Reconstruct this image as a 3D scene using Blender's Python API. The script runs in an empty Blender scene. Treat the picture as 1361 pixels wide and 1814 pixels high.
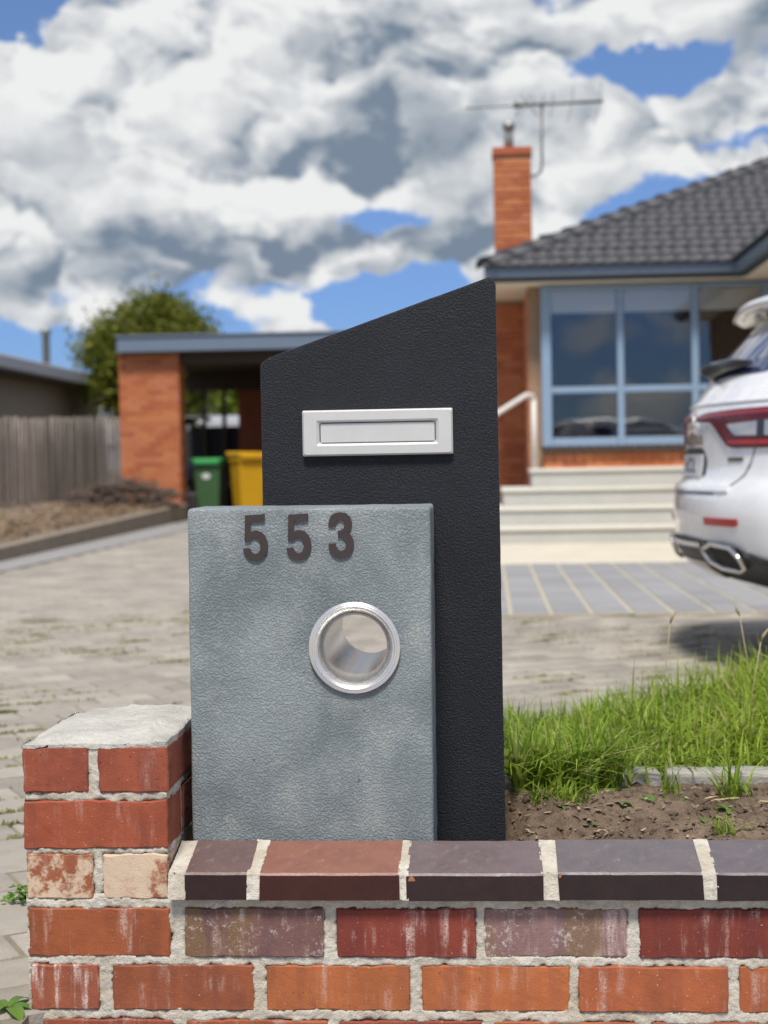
import bpy, bmesh, math, random
import numpy as np
from mathutils import Vector, Matrix, noise
from mathutils.geometry import tessellate_polygon
random.seed(7); RNG = np.random.default_rng(11)
S = bpy.context.scene
COL = S.collection
R = math.radians

# ------------------------------------------------------------------ camera
cam = bpy.data.cameras.new("camera"); camo = bpy.data.objects.new("camera", cam); COL.objects.link(camo)
cr, cu, cf = Vector((0.9977, 0.0657, -0.018)), Vector((0.0159, 0.0318, 0.9994)), Vector((-0.0662, 0.9973, -0.0307))
camo.matrix_world = Matrix(((cr.x, cu.x, -cf.x, 0), (cr.y, cu.y, -cf.y, 0), (cr.z, cu.z, -cf.z, .88), (0, 0, 0, 1)))
cam.sensor_fit = 'VERTICAL'; cam.sensor_height = 36; cam.sensor_width = 36; cam.lens = 54.1
cam.clip_start = .05; cam.clip_end = 3000
cam.dof.use_dof = True; cam.dof.focus_distance = 2.62; cam.dof.aperture_fstop = 4.3
S.camera = camo

# ------------------------------------------------------------------ node helpers
def lin(c): return tuple(((v/255+.055)/1.055)**2.4 if v > 10 else v/255/12.92 for v in c)
def nd(nt, t, ins=None, **at):
    n = nt.nodes.new(t)
    for k, v in at.items(): setattr(n, k, v)
    for k, v in (ins or {}).items():
        s = n.inputs[k]
        if isinstance(v, bpy.types.NodeSocket): nt.links.new(v, s)
        else:
            if isinstance(v, tuple) and len(v) == 3 and s.type == 'RGBA': v = (*v, 1)
            s.default_value = v
    return n
def mth(nt, op, a, b=0., clamp=False):
    return nd(nt, 'ShaderNodeMath', {0: a, 1: b}, operation=op, use_clamp=clamp).outputs[0]
def vmt(nt, op, a, b=(0, 0, 0)):
    return nd(nt, 'ShaderNodeVectorMath', {0: a, 1: b}, operation=op)
def mixc(nt, f, a, b, mode='MIX'):
    n = nt.nodes.new('ShaderNodeMix'); n.data_type = 'RGBA'; n.blend_type = mode; n.clamp_factor = True
    for i, v in ((0, f), (6, a), (7, b)):
        s = n.inputs[i]
        if isinstance(v, bpy.types.NodeSocket): nt.links.new(v, s)
        else: s.default_value = (*v, 1) if isinstance(v, tuple) and len(v) == 3 else v
    return n.outputs[2]
def sstep(nt, x, a, b, lo=0., hi=1.):
    return nd(nt, 'ShaderNodeMapRange', {0: x, 1: a, 2: b, 3: lo, 4: hi}, interpolation_type='SMOOTHSTEP').outputs[0]
def noi(nt, vec, scale, detail=4, rough=.55, dist=0.):
    return nd(nt, 'ShaderNodeTexNoise', {'Vector': vec, 'Scale': scale, 'Detail': detail, 'Roughness': rough, 'Distortion': dist})

# ------------------------------------------------------------------ sky (world)
SUN_DIR = Vector((-.01, -.56, 1.0)).normalized()
W = bpy.data.worlds.new("World"); S.world = W; W.use_nodes = True
nt = W.node_tree; nt.nodes.clear()
sky = nd(nt, 'ShaderNodeTexSky', sky_type='NISHITA', sun_disc=False, sun_elevation=math.asin(SUN_DIR.z),
         sun_rotation=math.atan2(SUN_DIR.x, SUN_DIR.y), altitude=100, air_density=1.0, dust_density=.25, ozone_density=2.0)
ZS = 1.45; SKY_OFF = (1.1, 0., 3.1)
d = nd(nt, 'ShaderNodeTexCoord').outputs['Generated']
P = vmt(nt, 'MULTIPLY', d, (1, 1, ZS)).outputs[0]
nz = noi(nt, P, 13, 6, .58)
wv = vmt(nt, 'SUBTRACT', nz.outputs['Color'], (.5, .5, .5)).outputs[0]
def warp(amp): return vmt(nt, 'ADD', P, vmt(nt, 'SCALE', wv).outputs[0]).outputs[0] if False else vmt(nt, 'ADD', P, vmt(nt, 'MULTIPLY', wv, (amp, amp, amp)).outputs[0]).outputs[0]
PW = warp(.10)
FPX = 2726.
def pdir(px, py):
    v = cr*((px-680.5)/FPX)+cu*((907-py)/FPX)+cf
    v.normalize(); return v
def total(items, s):
    """sum of soft cloud masses / gaps, each (column, row, half-width, half-height, amount) of the view ahead"""
    for (px, py, rx, ry, amp) in items:
        c = pdir(px, py); k = (FPX/rx, 3., FPX/ry/ZS)
        q = nd(nt, 'ShaderNodeVectorMath', {0: PW, 1: k, 2: (-c.x*k[0], -c.y*k[1], -c.z*ZS*k[2])}, operation='MULTIPLY_ADD').outputs[0]
        l = vmt(nt, 'DOT_PRODUCT', q, q).outputs['Value']
        e = nd(nt, 'ShaderNodeMath', {0: l, 1: -.42, 2: 1.}, operation='MULTIPLY_ADD', use_clamp=True).outputs[0]
        s = nd(nt, 'ShaderNodeMath', {0: e, 1: amp, 2: s}, operation='MULTIPLY_ADD').outputs[0]
    return s
fb = noi(nt, vmt(nt, 'ADD', P, SKY_OFF).outputs[0], 3.6, 4, .55).outputs['Fac']
base = mth(nt, 'MULTIPLY', mth(nt, 'SUBTRACT', fb, .13), 2.4)
COV = [(280, 170, 480, 210, 1.6), (640, 230, 250, 190, 1.5), (950, 30, 450, 80, 1.1), (1330, -10, 200, 50, .7),
       (1060, 270, 420, 80, 1.0), (1320, 190, 190, 34, 1.1), (930, 190, 160, 50, .7), (1180, 260, 330, 90, .8), (1330, 120, 120, 40, .5), (200, 540, 420, 60, .6), (60, 470, 260, 60, .6), (900, 470, 260, 60, .6), (1000, 400, 330, 50, .5), (820, 430, 240, 80, .7), (250, 400, 420, 60, 1.0), (260, 470, 420, 40, .3), (560, 470, 200, 40, .4),
       (130, 550, 110, 42, .9), (420, 535, 50, 36, 1.1), (565, 512, 45, 24, 1.1), (580, 575, 75, 30, 1.6),
       (10, 4, 85, 46, -3.2), (1160, 102, 115, 22, -1.8), (1250, 75, 70, 22, -1.2), (1230, 330, 105, 25, -1.7), (1120, 372, 90, 17, -1.3), (1030, 135, 90, 14, -.7),
       (680, 385, 90, 20, -1.9), (660, 545, 75, 36, -2.4), (740, 510, 80, 30, -1.5), (330, 570, 130, 30, -1.0), (140, 632, 120, 28, -2.0), (20, 590, 90, 26, -1.2), (1350, 245, 80, 11, -.7), (300, 505, 330, 22, -.7)]
cov = total([(a, b, c, e, k*(1.5 if k < 0 else .65)) for a, b, c, e, k in COV], base)
BV = warp(.06)
def billow(vec):
    return nd(nt, 'ShaderNodeTexNoise', {'Vector': vec, 'Scale': 10., 'Detail': 4., 'Roughness': .6, 'Lacunarity': 2.2, 'Offset': 1., 'Gain': 1.}, noise_type='RIDGED_MULTIFRACTAL', normalize=True).outputs['Fac']
b0 = billow(BV); b1 = billow(vmt(nt, 'ADD', BV, (-.007, 0., .013)).outputs[0])
rel = mth(nt, 'SUBTRACT', b1, b0)
cov2 = mth(nt, 'ADD', cov, mth(nt, 'MULTIPLY', mth(nt, 'SUBTRACT', .45, b0), .9))
dens = sstep(nt, cov2, -.1, .85)
DARK = [(280, 450, 560, 44, .55), (690, 180, 130, 130, .55), (790, 290, 120, 70, .30), (980, 70, 330, 36, .30), (560, 290, 150, 40, .20),
        (440, 190, 60, 60, .18), (130, 230, 70, 90, .10), (1150, 300, 300, 130, .12), (900, 470, 200, 60, .16), (280, 540, 460, 50, .30), (330, 70, 240, 25, .10),
        (280, 130, 320, 90, -.12), (260, 345, 380, 45, -.20), (520, 70, 150, 50, -.14), (130, 550, 90, 40, -.5), (420, 530, 50, 40, -.5), (580, 560, 80, 60, -.6), (850, 270, 60, 60, -.2), (500, 400, 90, 24, -.2)]
dk = total(DARK, 0.)
lf = nd(nt, 'ShaderNodeSeparateXYZ', {0: wv}).outputs[2]
shade = nd(nt, 'ShaderNodeMath', {0: rel, 1: .95, 2: .715}, operation='MULTIPLY_ADD').outputs[0]
shade = nd(nt, 'ShaderNodeMath', {0: lf, 1: .85, 2: shade}, operation='MULTIPLY_ADD').outputs[0]
shade = mth(nt, 'SUBTRACT', shade, dk)
shade = mth(nt, 'ADD', shade, sstep(nt, cov2, .9, .2, 0., .10), True)
ccol = mixc(nt, shade, (1.5, 1.95, 2.55), (6.6, 6.65, 6.65))
skyc = vmt(nt, 'MULTIPLY', sky.outputs[0], (.60, .685, .87)).outputs[0]
dz = nd(nt, 'ShaderNodeSeparateXYZ', {0: d}).outputs[2]
skyc = mixc(nt, 1., skyc, mixc(nt, sstep(nt, dz, .0, .3), (.52, .66, .92), (1., 1., 1.)), 'MULTIPLY')
fin = mixc(nt, dens, skyc, ccol)
bg = nd(nt, 'ShaderNodeBackground', {'Color': fin, 'Strength': .072})
nt.links.new(bg.outputs[0], nd(nt, 'ShaderNodeOutputWorld').inputs[0])
W.cycles.sampling_method = 'MANUAL'; W.cycles.sample_map_resolution = 512

sl = bpy.data.lights.new("sun", 'SUN'); sl.energy = 2.45; sl.angle = R(12); sl.color = (1, .94, .86)
so = bpy.data.objects.new("sun", sl); COL.objects.link(so); so.rotation_euler = (-SUN_DIR).to_track_quat('-Z', 'Y').to_euler(); so.location = (-5, -6, 12)
S.view_settings.view_transform = 'Standard'; S.view_settings.look = 'None'; S.view_settings.exposure = .85; S.view_settings.gamma = 1
S.cycles.use_denoising = True; S.cycles.max_bounces = 6; S.cycles.diffuse_bounces = 3; S.cycles.transparent_max_bounces = 16; S.cycles.caustics_reflective = False; S.cycles.caustics_refractive = False

# ------------------------------------------------------------------ materials
MATS = {}
def newmat(name):
    m = bpy.data.materials.new(name); m.use_nodes = True; MATS[name] = m
    t = m.node_tree; t.nodes.clear()
    b = nd(t, 'ShaderNodeBsdfPrincipled'); o = nd(t, 'ShaderNodeOutputMaterial', {'Surface': b.outputs[0]})
    return m, t, b
def bump(t, b, h, strength, dist, prev=None):
    n = nd(t, 'ShaderNodeBump', {'Height': h, 'Strength': strength, 'Distance': dist})
    if prev is not None: t.links.new(prev, n.inputs['Normal'])
    t.links.new(n.outputs[0], b.inputs['Normal']); return n.outputs[0]
def pm(name, col, rough=.6, metal=0., var=.15, vscale=6., bumps=None, coat=0., island=0., spec=.5, ocol=False, kcol=None):
    """procedural paint / stone / metal: colour broken up by two noises, optional bump [(scale, strength, dist)]"""
    m, t, b = newmat(name)
    tc = nd(t, 'ShaderNodeTexCoord').outputs['Object']
    oi = nd(t, 'ShaderNodeObjectInfo')
    v = vmt(t, 'ADD', tc, nd(t, 'ShaderNodeCombineXYZ', {0: mth(t, 'MULTIPLY', oi.outputs['Random'], 37.), 1: mth(t, 'MULTIPLY', oi.outputs['Random'], 91.)}).outputs[0]).outputs[0]
    n1 = noi(t, v, vscale, 6, .6).outputs['Fac']; n2 = noi(t, v, vscale*7, 4, .6).outputs['Fac']
    k = mth(t, 'ADD', mth(t, 'MULTIPLY', n1, 1.4), mth(t, 'MULTIPLY', n2, .6))
    k = mth(t, 'ADD', 1-var, mth(t, 'MULTIPLY', k, var))
    if island:
        g = nd(t, 'ShaderNodeNewGeometry').outputs['Random Per Island']
        k = mth(t, 'MULTIPLY', k, mth(t, 'ADD', 1-island/2, mth(t, 'MULTIPLY', mth(t, 'FRACT', mth(t, 'ADD', g, oi.outputs['Random'])), island)))
    c = oi.outputs['Color'] if ocol else nd(t, 'ShaderNodeRGB').outputs[0]
    if not ocol: c.default_value = (*col, 1)
    if kcol: c = vmt(t, 'MULTIPLY', c, kcol).outputs[0]
    c = vmt(t, 'MULTIPLY', c, nd(t, 'ShaderNodeCombineXYZ', {0: k, 1: k, 2: k}).outputs[0]).outputs[0]
    t.links.new(c, b.inputs['Base Color'])
    r = mth(t, 'ADD', rough-.08, mth(t, 'MULTIPLY', n2, .16)); t.links.new(r, b.inputs['Roughness'])
    b.inputs['Metallic'].default_value = metal; b.inputs['Coat Weight'].default_value = coat; b.inputs['Coat Roughness'].default_value = .04
    b.inputs['Specular IOR Level'].default_value = spec
    p = None
    for sc, st, ds in (bumps or []): p = bump(t, b, noi(t, v, sc, 4, .6).outputs['Fac'], st, ds, p)
    return m

def render_mat(name, ca, cb, cc, rough, k=1.):
    """trowelled texture-coat render: worm-like grain, blotchy wash of tints"""
    m, t, b = newmat(name)
    v = nd(t, 'ShaderNodeTexCoord').outputs['Object']
    n1 = noi(t, v, 5.5, 6, .6, .4).outputs['Fac']; n2 = noi(t, vmt(t, 'ADD', v, (3, 7, 1)).outputs[0], 9, 5, .6).outputs['Fac']
    c = mixc(t, sstep(t, n1, .34, .68), ca, cb); c = mixc(t, sstep(t, n2, .48, .75, 0, .8), c, cc)
    g = noi(t, v, 270, 4, .62, .1).outputs['Fac']; g2 = noi(t, v, 420, 2, .5).outputs['Fac']
    gg = sstep(t, g, .36, .62)
    c = mixc(t, mth(t, 'MULTIPLY', mth(t, 'SUBTRACT', 1., gg), .14), c, tuple(x*.5 for x in ca))
    pit = sstep(t, noi(t, v, 75, 2, .5).outputs['Fac'], .735, .76)
    c = mixc(t, mth(t, 'MULTIPLY', pit, .6), c, tuple(x*.35 for x in ca))
    t.links.new(c, b.inputs['Base Color']); b.inputs['Roughness'].default_value = rough
    p = bump(t, b, n1, .5, .004); p = bump(t, b, mth(t, 'SUBTRACT', 1., pit), .7, .002, p)
    p = bump(t, b, gg, .85*k, .0016, p); bump(t, b, g2, .35*k, .0008, p)
    return m

def brick_mat(name, streak=.5, pits=.6, cream=0., ochre=0., grain=1.):
    """one fired brick; its own colour is the object's colour"""
    m, t, b = newmat(name)
    tc = nd(t, 'ShaderNodeTexCoord').outputs['Object']; oi = nd(t, 'ShaderNodeObjectInfo'); rnd = oi.outputs['Random']
    off = nd(t, 'ShaderNodeCombineXYZ', {0: mth(t, 'MULTIPLY', rnd, 53.), 1: mth(t, 'MULTIPLY', rnd, 11.), 2: mth(t, 'MULTIPLY', rnd, 29.)}).outputs[0]
    v = vmt(t, 'ADD', tc, off).outputs[0]
    c = oi.outputs['Color']
    big = noi(t, v, 14, 5, .6).outputs['Fac']
    band = noi(t, vmt(t, 'MULTIPLY', v, (26, 5, 3)).outputs[0], 1., 2, .5).outputs['Fac']
    c = mixc(t, sstep(t, big, .35, .7, 0, .55), c, vmt(t, 'MULTIPLY', c, (.62, .58, .62)).outputs[0])
    c = mixc(t, sstep(t, band, .5, .62, 0, .45), c, vmt(t, 'MULTIPLY', c, (.7, .72, 1.0)).outputs[0])
    c = mixc(t, sstep(t, noi(t, v, 60, 4, .7).outputs['Fac'], .5, .75, 0, .35), c, vmt(t, 'MULTIPLY', c, (1.3, 1.35, 1.3)).outputs[0])
    if ochre: c = mixc(t, sstep(t, noi(t, vmt(t, 'MULTIPLY', v, (14, 3, 2)).outputs[0], 1., 2, .5).outputs['Fac'], .5, .6, 0, ochre*.75), c, (.20, .12, .05))
    st = noi(t, vmt(t, 'MULTIPLY', v, (55, 20, 6)).outputs[0], 1., 5, .62).outputs['Fac']
    msk = noi(t, v, 17, 3, .5).outputs['Fac']; fine = noi(t, v, 330, 3, .7).outputs['Fac']
    s = mth(t, 'MULTIPLY', sstep(t, st, .50, .72), sstep(t, msk, .42, .62)); s = mth(t, 'MULTIPLY', s, sstep(t, fine, .3, .6))
    c = mixc(t, mth(t, 'MULTIPLY', s, streak, True), c, (.60, .46, .40))
    spk = noi(t, v, 240, 2, .5).outputs['Fac']
    c = mixc(t, sstep(t, spk, .70, .77, 0, .40+.2*min(1., streak)), c, (.66, .6, .54))
    if ochre:
        fk = mth(t, 'MULTIPLY', sstep(t, noi(t, v, 110, 5, .75).outputs['Fac'], .53, .64), sstep(t, noi(t, v, 20, 3, .5).outputs['Fac'], .44, .62))
        c = mixc(t, mth(t, 'MULTIPLY', fk, .7), c, (.55, .50, .47))
    if cream:
        cn = noi(t, v, 24, 6, .68).outputs['Fac']
        c = mixc(t, sstep(t, cn, .60-cream*.3, .72-cream*.3, 0, .9), c, (.62, .49, .35))
        c = mixc(t, mth(t, 'MULTIPLY', sstep(t, noi(t, v, 45, 6, .7).outputs['Fac'], .5, .6, 0, .6), sstep(t, cn, .5, .7)), c, (.45, .2, .17))
    pit = sstep(t, noi(t, v, 150, 3, .6).outputs['Fac'], .66, .72)
    c = mixc(t, mth(t, 'MULTIPLY', pit, pits), c, vmt(t, 'MULTIPLY', c, (.3, .25, .25)).outputs[0])
    t.links.new(c, b.inputs['Base Color']); b.inputs['Roughness'].default_value = .78
    p = bump(t, b, mth(t, 'SUBTRACT', 1., pit), .6*pits, .002)
    p = bump(t, b, fine, .8*grain, .0011, p); bump(t, b, big, .4, .004, p)
    return m

def mortar_mat():
    m, t, b = newmat('mortar')
    v = nd(t, 'ShaderNodeTexCoord').outputs['Object']
    a = noi(t, v, 12, 6, .65).outputs['Fac']; f = noi(t, v, 260, 4, .7).outputs['Fac']; g = noi(t, v, 70, 5, .7).outputs['Fac']
    c = mixc(t, sstep(t, a, .35, .65), (.50, .44, .34), (.64, .60, .52))
    c = mixc(t, sstep(t, g, .48, .68, 0, .6), c, (.36, .345, .31)); c = mixc(t, sstep(t, f, .62, .72, 0, .5), c, (.24, .21, .17))
    t.links.new(c, b.inputs['Base Color']); b.inputs['Roughness'].default_value = .95
    p = bump(t, b, g, .9, .006); bump(t, b, f, .9, .002, p)
mortar_mat()
render_mat('grey_render', lin((119, 129, 133)), lin((151, 160, 163)), lin((166, 171, 168)), .62)
render_mat('charcoal_render', (.0075, .010, .0165), (.010, .0128, .0205), (.014, .017, .0245), .55, 1.3)
brick_mat('brick_plain'); brick_mat('brick_streaked', streak=.9, pits=.35); brick_mat('brick_washed', streak=2.2, pits=.3); brick_mat('brick_cream', streak=.8, cream=.5, pits=.3); brick_mat('brick_cream_heavy', streak=.8, cream=.78, pits=.3)
brick_mat('brick_mottled', streak=1., ochre=.9, pits=.5, grain=1.6); brick_mat('brick_pitted', streak=.3, pits=1.)
def coping_mat():
    m, t, b = newmat('glazed_brick')
    v = nd(t, 'ShaderNodeTexCoord').outputs['Object']; oi = nd(t, 'ShaderNodeObjectInfo')
    c = oi.outputs['Color']; a = noi(t, v, 18, 5, .6).outputs['Fac']; f = noi(t, v, 300, 2, .6).outputs['Fac']
    c = mixc(t, sstep(t, a, .4, .7, 0, .5), c, vmt(t, 'MULTIPLY', c, (.65, .65, .7)).outputs[0])
    c = mixc(t, sstep(t, f, .70, .74, 0, .5), c, (.5, .46, .42))
    d2 = noi(t, v, 60, 5, .7).outputs['Fac']
    c = mixc(t, sstep(t, d2, .52, .75, 0, .3), c, (.33, .28, .25))
    t.links.new(c, b.inputs['Base Color']); t.links.new(sstep(t, d2, .3, .7, .30, .52), b.inputs['Roughness'])
    p = bump(t, b, a, .4, .004); bump(t, b, f, .3, .0006, p)
coping_mat()
pm('glazed_front_shaded', (.018, .012, .010), .42, spec=.3, var=.6, vscale=25, bumps=[(20, .3, .003)], ocol=True, kcol=(.16, .10, .085))  # dark glaze of the down-tilted coping fronts, with their shade put into the colour
pm('chip', (.45, .2, .1), .9, var=.5, vscale=40, bumps=[(150, .8, .002)])
pm('cap_mortar', (.50, .485, .44), .95, var=.7, vscale=13, bumps=[(30, .7, .006), (110, 1., .005), (380, .9, .002)])
pm('steel', (.92, .90, .87), .3, .9, var=.12, vscale=20, bumps=[(7, .1, .004)])
pm('satin_plate', (.66, .652, .63), .45, .35, var=.10, vscale=18, bumps=[(300, .15, .0006)])
pm('numeral_brown', (.052, .036, .036), .55, .2, var=.35, vscale=30, bumps=[(200, .25, .0006)])
pm('dark_slot', (.012, .012, .012), .7, var=.2)
# background
pm('far_brick', (.50, .155, .06), .85, var=.35, vscale=9, ocol=True, bumps=[(80, .5, .003)])
pm('far_mortar', (.34, .22, .14), .95, var=.3, vscale=12)
pm('blue_frame', lin((134, 158, 184)), .4, var=.08, vscale=3)
pm('gutter_paint', lin((108, 124, 142)), .4, var=.12, vscale=3)
pm('gutter_dark', lin((60, 66, 74)), .5, var=.15, vscale=3)
pm('roof_tile', (.046, .048, .055), .55, var=.35, vscale=5, bumps=[(60, .3, .004)])
pm('soffit', lin((232, 224, 208)), .7, var=.1, vscale=2)
pm('blind', lin((250, 247, 236)), .8, var=.08, vscale=3)
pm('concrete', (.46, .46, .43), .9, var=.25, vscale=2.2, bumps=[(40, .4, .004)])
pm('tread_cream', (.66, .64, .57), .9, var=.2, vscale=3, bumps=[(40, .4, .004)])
pm('concrete_cream', (.60, .555, .45), .9, var=.25, vscale=2, bumps=[(40, .4, .004)])
pm('concrete_edge', (.34, .32, .29), .95, var=.5, vscale=18, bumps=[(120, .9, .004), (35, .5, .006)])
pm('paver_brown', (.325, .295, .25), .92, var=.75, vscale=2.2, island=.28, bumps=[(160, .7, .003), (500, .4, .001)])
pm('paver_grey', (.275, .275, .28), .9, var=.25, vscale=4, island=.22, bumps=[(120, .5, .003)])
pm('joint_dirt', (.22, .19, .14), .98, var=.5, vscale=4, bumps=[(90, .7, .004)])
pm('sand_joint', (.46, .42, .32), .98, var=.4, vscale=5, bumps=[(90, .7, .004)])
pm('pale_strip', (.275, .268, .262), .9, var=.25, vscale=2.5, bumps=[(60, .5, .004)])
pm('bare_ground', (.20, .155, .11), .98, var=.4, vscale=1.5, bumps=[(30, .6, .01)])
pm('footpath', (.36, .35, .33), .95, var=.25, vscale=3, bumps=[(60, .5, .004)])
pm('sleeper', (.27, .225, .17), .92, var=.5, vscale=5, bumps=[(40, .6, .006)])
pm('soil_bits', (.22, .16, .105), .95, var=.5, vscale=8, island=1.2)
pm('litter', (.22, .15, .09), .95, var=.5, vscale=8, island=1.3)
pm('stick', (.12, .09, .07), .92, var=.5, vscale=9)
pm('paling', (.50, .44, .375), .9, var=.5, vscale=5, island=.4, bumps=[(40, .5, .004)])
pm('stain_beam', (.05, .036, .02), .7, var=.3, vscale=5)
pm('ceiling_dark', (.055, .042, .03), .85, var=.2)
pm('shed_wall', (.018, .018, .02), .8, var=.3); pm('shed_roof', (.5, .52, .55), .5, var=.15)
pm('nb_wall', (.30, .26, .2), .85, var=.2); pm('nb_gutter', (.5, .51, .52), .45, var=.15); pm('nb_roof', (.3, .3, .31), .8, var=.25)
pm('bin_green', (.045, .115, .04), .45, var=.15); pm('bin_lid', (.03, .30, .07), .4, var=.12); pm('bin_yellow', (.55, .30, .006), .42, var=.15, vscale=3)
pm('rubber', (.02, .02, .02), .7, var=.2); pm('tarp', (.2, .23, .28), .6, var=.25); pm('grey_tub', (.2, .2, .23), .6, var=.2); pm('decal_white', (.6, .62, .6), .6, var=.4, vscale=30)
pm('pipe_metal', (.34, .36, .34), .5, .5, var=.3, vscale=10); pm('aerial_metal', (.16, .15, .14), .5, .6, var=.2)
pm('rail_white', (.68, .66, .62), .5, var=.1)
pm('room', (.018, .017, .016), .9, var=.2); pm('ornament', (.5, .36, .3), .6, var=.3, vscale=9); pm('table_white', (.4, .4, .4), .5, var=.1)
def glass_mat(name, tint, refl, ior=1.5):
    m = bpy.data.materials.new(name); m.use_nodes = True; MATS[name] = m; t = m.node_tree; t.nodes.clear()
    v = nd(t, 'ShaderNodeTexCoord').outputs['Object']
    bn = nd(t, 'ShaderNodeBump', {'Height': noi(t, v, 1.3, 2, .5).outputs['Fac'], 'Strength': .04, 'Distance': .05})
    fr = nd(t, 'ShaderNodeFresnel', {'IOR': ior})
    f = mth(t, 'ADD', mth(t, 'MULTIPLY', fr.outputs[0], 1.), refl, True)
    mx = nd(t, 'ShaderNodeMixShader', {0: f, 1: nd(t, 'ShaderNodeBsdfTransparent', {0: tint}).outputs[0],
            2: nd(t, 'ShaderNodeBsdfGlossy', {'Color': (.95, .97, 1), 'Roughness': .0, 'Normal': bn.outputs[0]}).outputs[0]})
    nd(t, 'ShaderNodeOutputMaterial', {'Surface': mx.outputs[0]})
glass_mat('window_glass', (.96, .97, .97), .03)
pm('car_white', (.80, .81, .82), .28, var=.02, vscale=1, coat=1.)
pm('car_black', (.022, .024, .027), .5, var=.2, vscale=8); pm('car_gloss_black', (.008, .008, .009), .12, var=.1, coat=.5)
pm('car_chrome', (.78, .76, .72), .16, 1., var=.05); pm('lamp_dark_red', (.10, .003, .007), .25, var=.3, vscale=9, coat=.12, spec=.35)
pm('lamp_red', (.42, .004, .008), .25, var=.2, vscale=12, coat=.2); pm('lamp_clear', (.42, .42, .44), .12, .3, var=.4, vscale=22, coat=1.); pm('lamp_pink', (.26, .022, .035), .25, var=.3, vscale=14, coat=.15)
pm('car_glass', (.035, .05, .11), .03, var=.2, coat=1., spec=.9); pm('plate_white', (.6, .61, .62), .45, var=.08); pm('plate_ink', (.03, .035, .06), .5, var=.1)
pm('badge_brown', (.16, .12, .08), .35, .6, var=.1); pm('tyre', (.02, .02, .02), .85, var=.2); pm('alloy', (.5, .5, .52), .3, .9, var=.1); pm('seam', (.16, .17, .18), .6, var=.1)
def leaf_mat(name, ca, cb, cc=None, trans=.35):
    m, t, b = newmat(name)
    g = nd(t, 'ShaderNodeNewGeometry').outputs['Random Per Island']
    pos = nd(t, 'ShaderNodeTexCoord').outputs['Object']
    n = noi(t, pos, 2.5, 3, .5).outputs['Fac']
    c = mixc(t, g, ca, cb); c = mixc(t, sstep(t, n, .4, .65, 0, .5), c, vmt(t, 'MULTIPLY', c, (1.35, 1.15, .7)).outputs[0])
    if cc: c = mixc(t, sstep(t, mth(t, 'FRACT', mth(t, 'MULTIPLY', g, 17.3)), .93, .94), c, cc)
    t.links.new(c, b.inputs['Base Color']); b.inputs['Roughness'].default_value = .5; b.inputs['Specular IOR Level'].default_value = .3
    tr = nd(t, 'ShaderNodeBsdfTranslucent', {0: c}); mx = nd(t, 'ShaderNodeMixShader', {0: trans, 1: b.outputs[0], 2: tr.outputs[0]})
    o = [x for x in t.nodes if x.type == 'OUTPUT_MATERIAL'][0]; t.links.new(mx.outputs[0], o.inputs[0])
leaf_mat('grass_blade', (.15, .25, .022), (.33, .45, .07), (.42, .36, .17)); leaf_mat('weed_leaf', (.10, .2, .03), (.2, .34, .07))
leaf_mat('tree_leaf', (.085, .12, .014), (.20, .215, .03)); leaf_mat('bright_leaf', (.12, .19, .015), (.24, .30, .03)); leaf_mat('moss_leaf', (.20, .22, .05), (.32, .32, .10), (.34, .28, .13))
leaf_mat('straw', (.34, .27, .16), (.5, .42, .28), trans=.1); pm('bark', (.11, .08, .06), .9, var=.4)
def soil_mat():
    m, t, b = newmat('soil')
    v = nd(t, 'ShaderNodeTexCoord').outputs['Object']
    a = noi(t, v, 7, 6, .65).outputs['Fac']; f = noi(t, v, 140, 5, .7).outputs['Fac']; g = noi(t, v, 45, 5, .7).outputs['Fac']
    c = mixc(t, sstep(t, a, .35, .65), (.14, .095, .062), (.255, .185, .125)); c = mixc(t, sstep(t, g, .47, .68, 0, .75), c, (.07, .046, .03))
    c = mixc(t, sstep(t, f, .62, .7, 0, .5), c, (.36, .29, .2))
    t.links.new(c, b.inputs['Base Color']); b.inputs['Roughness'].default_value = .98
    p = bump(t, b, g, 1., .014); bump(t, b, f, 1., .005, p)
soil_mat()

# ------------------------------------------------------------------ mesh helpers
def ob(name, me, mat=None, parent=None, loc=None, rz=0.):
    o = bpy.data.objects.new(name, me); COL.objects.link(o)
    if me is not None and mat and not me.materials: me.materials.append(MATS[mat])
    if parent: o.parent = parent
    if loc is not None: o.location = loc
    if rz: o.rotation_euler = (0, 0, rz)
    return o
def empty(name, loc=(0, 0, 0), rz=0.):
    return ob(name, None, loc=loc, rz=rz)
def tag(o, label=None, cat=None, group=None, kind=None):
    for k, v in (('label', label), ('category', cat), ('group', group), ('kind', kind)):
        if v: o[k] = v
    return o
def bm_mesh(name, bm, smooth=False):
    bmesh.ops.recalc_face_normals(bm, faces=bm.faces)
    me = bpy.data.meshes.new(name); bm.to_mesh(me); bm.free()
    if smooth: me.shade_smooth()
    return me
def add_box(bm, x0, x1, y0, y1, z0, z1, bev=0., seg=2):
    M = Matrix.Translation(((x0+x1)/2, (y0+y1)/2, (z0+z1)/2)) @ Matrix.Diagonal((x1-x0, y1-y0, z1-z0, 1))
    r = bmesh.ops.create_cube(bm, size=1, matrix=M)
    if bev:
        es = list({e for v in r['verts'] for e in v.link_edges})
        bmesh.ops.bevel(bm, geom=es, offset=bev, segments=seg, profile=.5, affect='EDGES')
def boxm(name, *a, bev=0., seg=2):
    bm = bmesh.new(); add_box(bm, *a, bev=bev, seg=seg); return bm_mesh(name, bm)
def box(name, mat, parent, *a, bev=0., seg=2):
    """box whose object origin sits at its base centre"""
    x0, x1, y0, y1, z0, z1 = a; c = ((x0+x1)/2, (y0+y1)/2, z0)
    return ob(name, boxm(name, x0-c[0], x1-c[0], y0-c[1], y1-c[1], 0, z1-z0, bev=bev, seg=seg), mat, parent, c)
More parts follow.
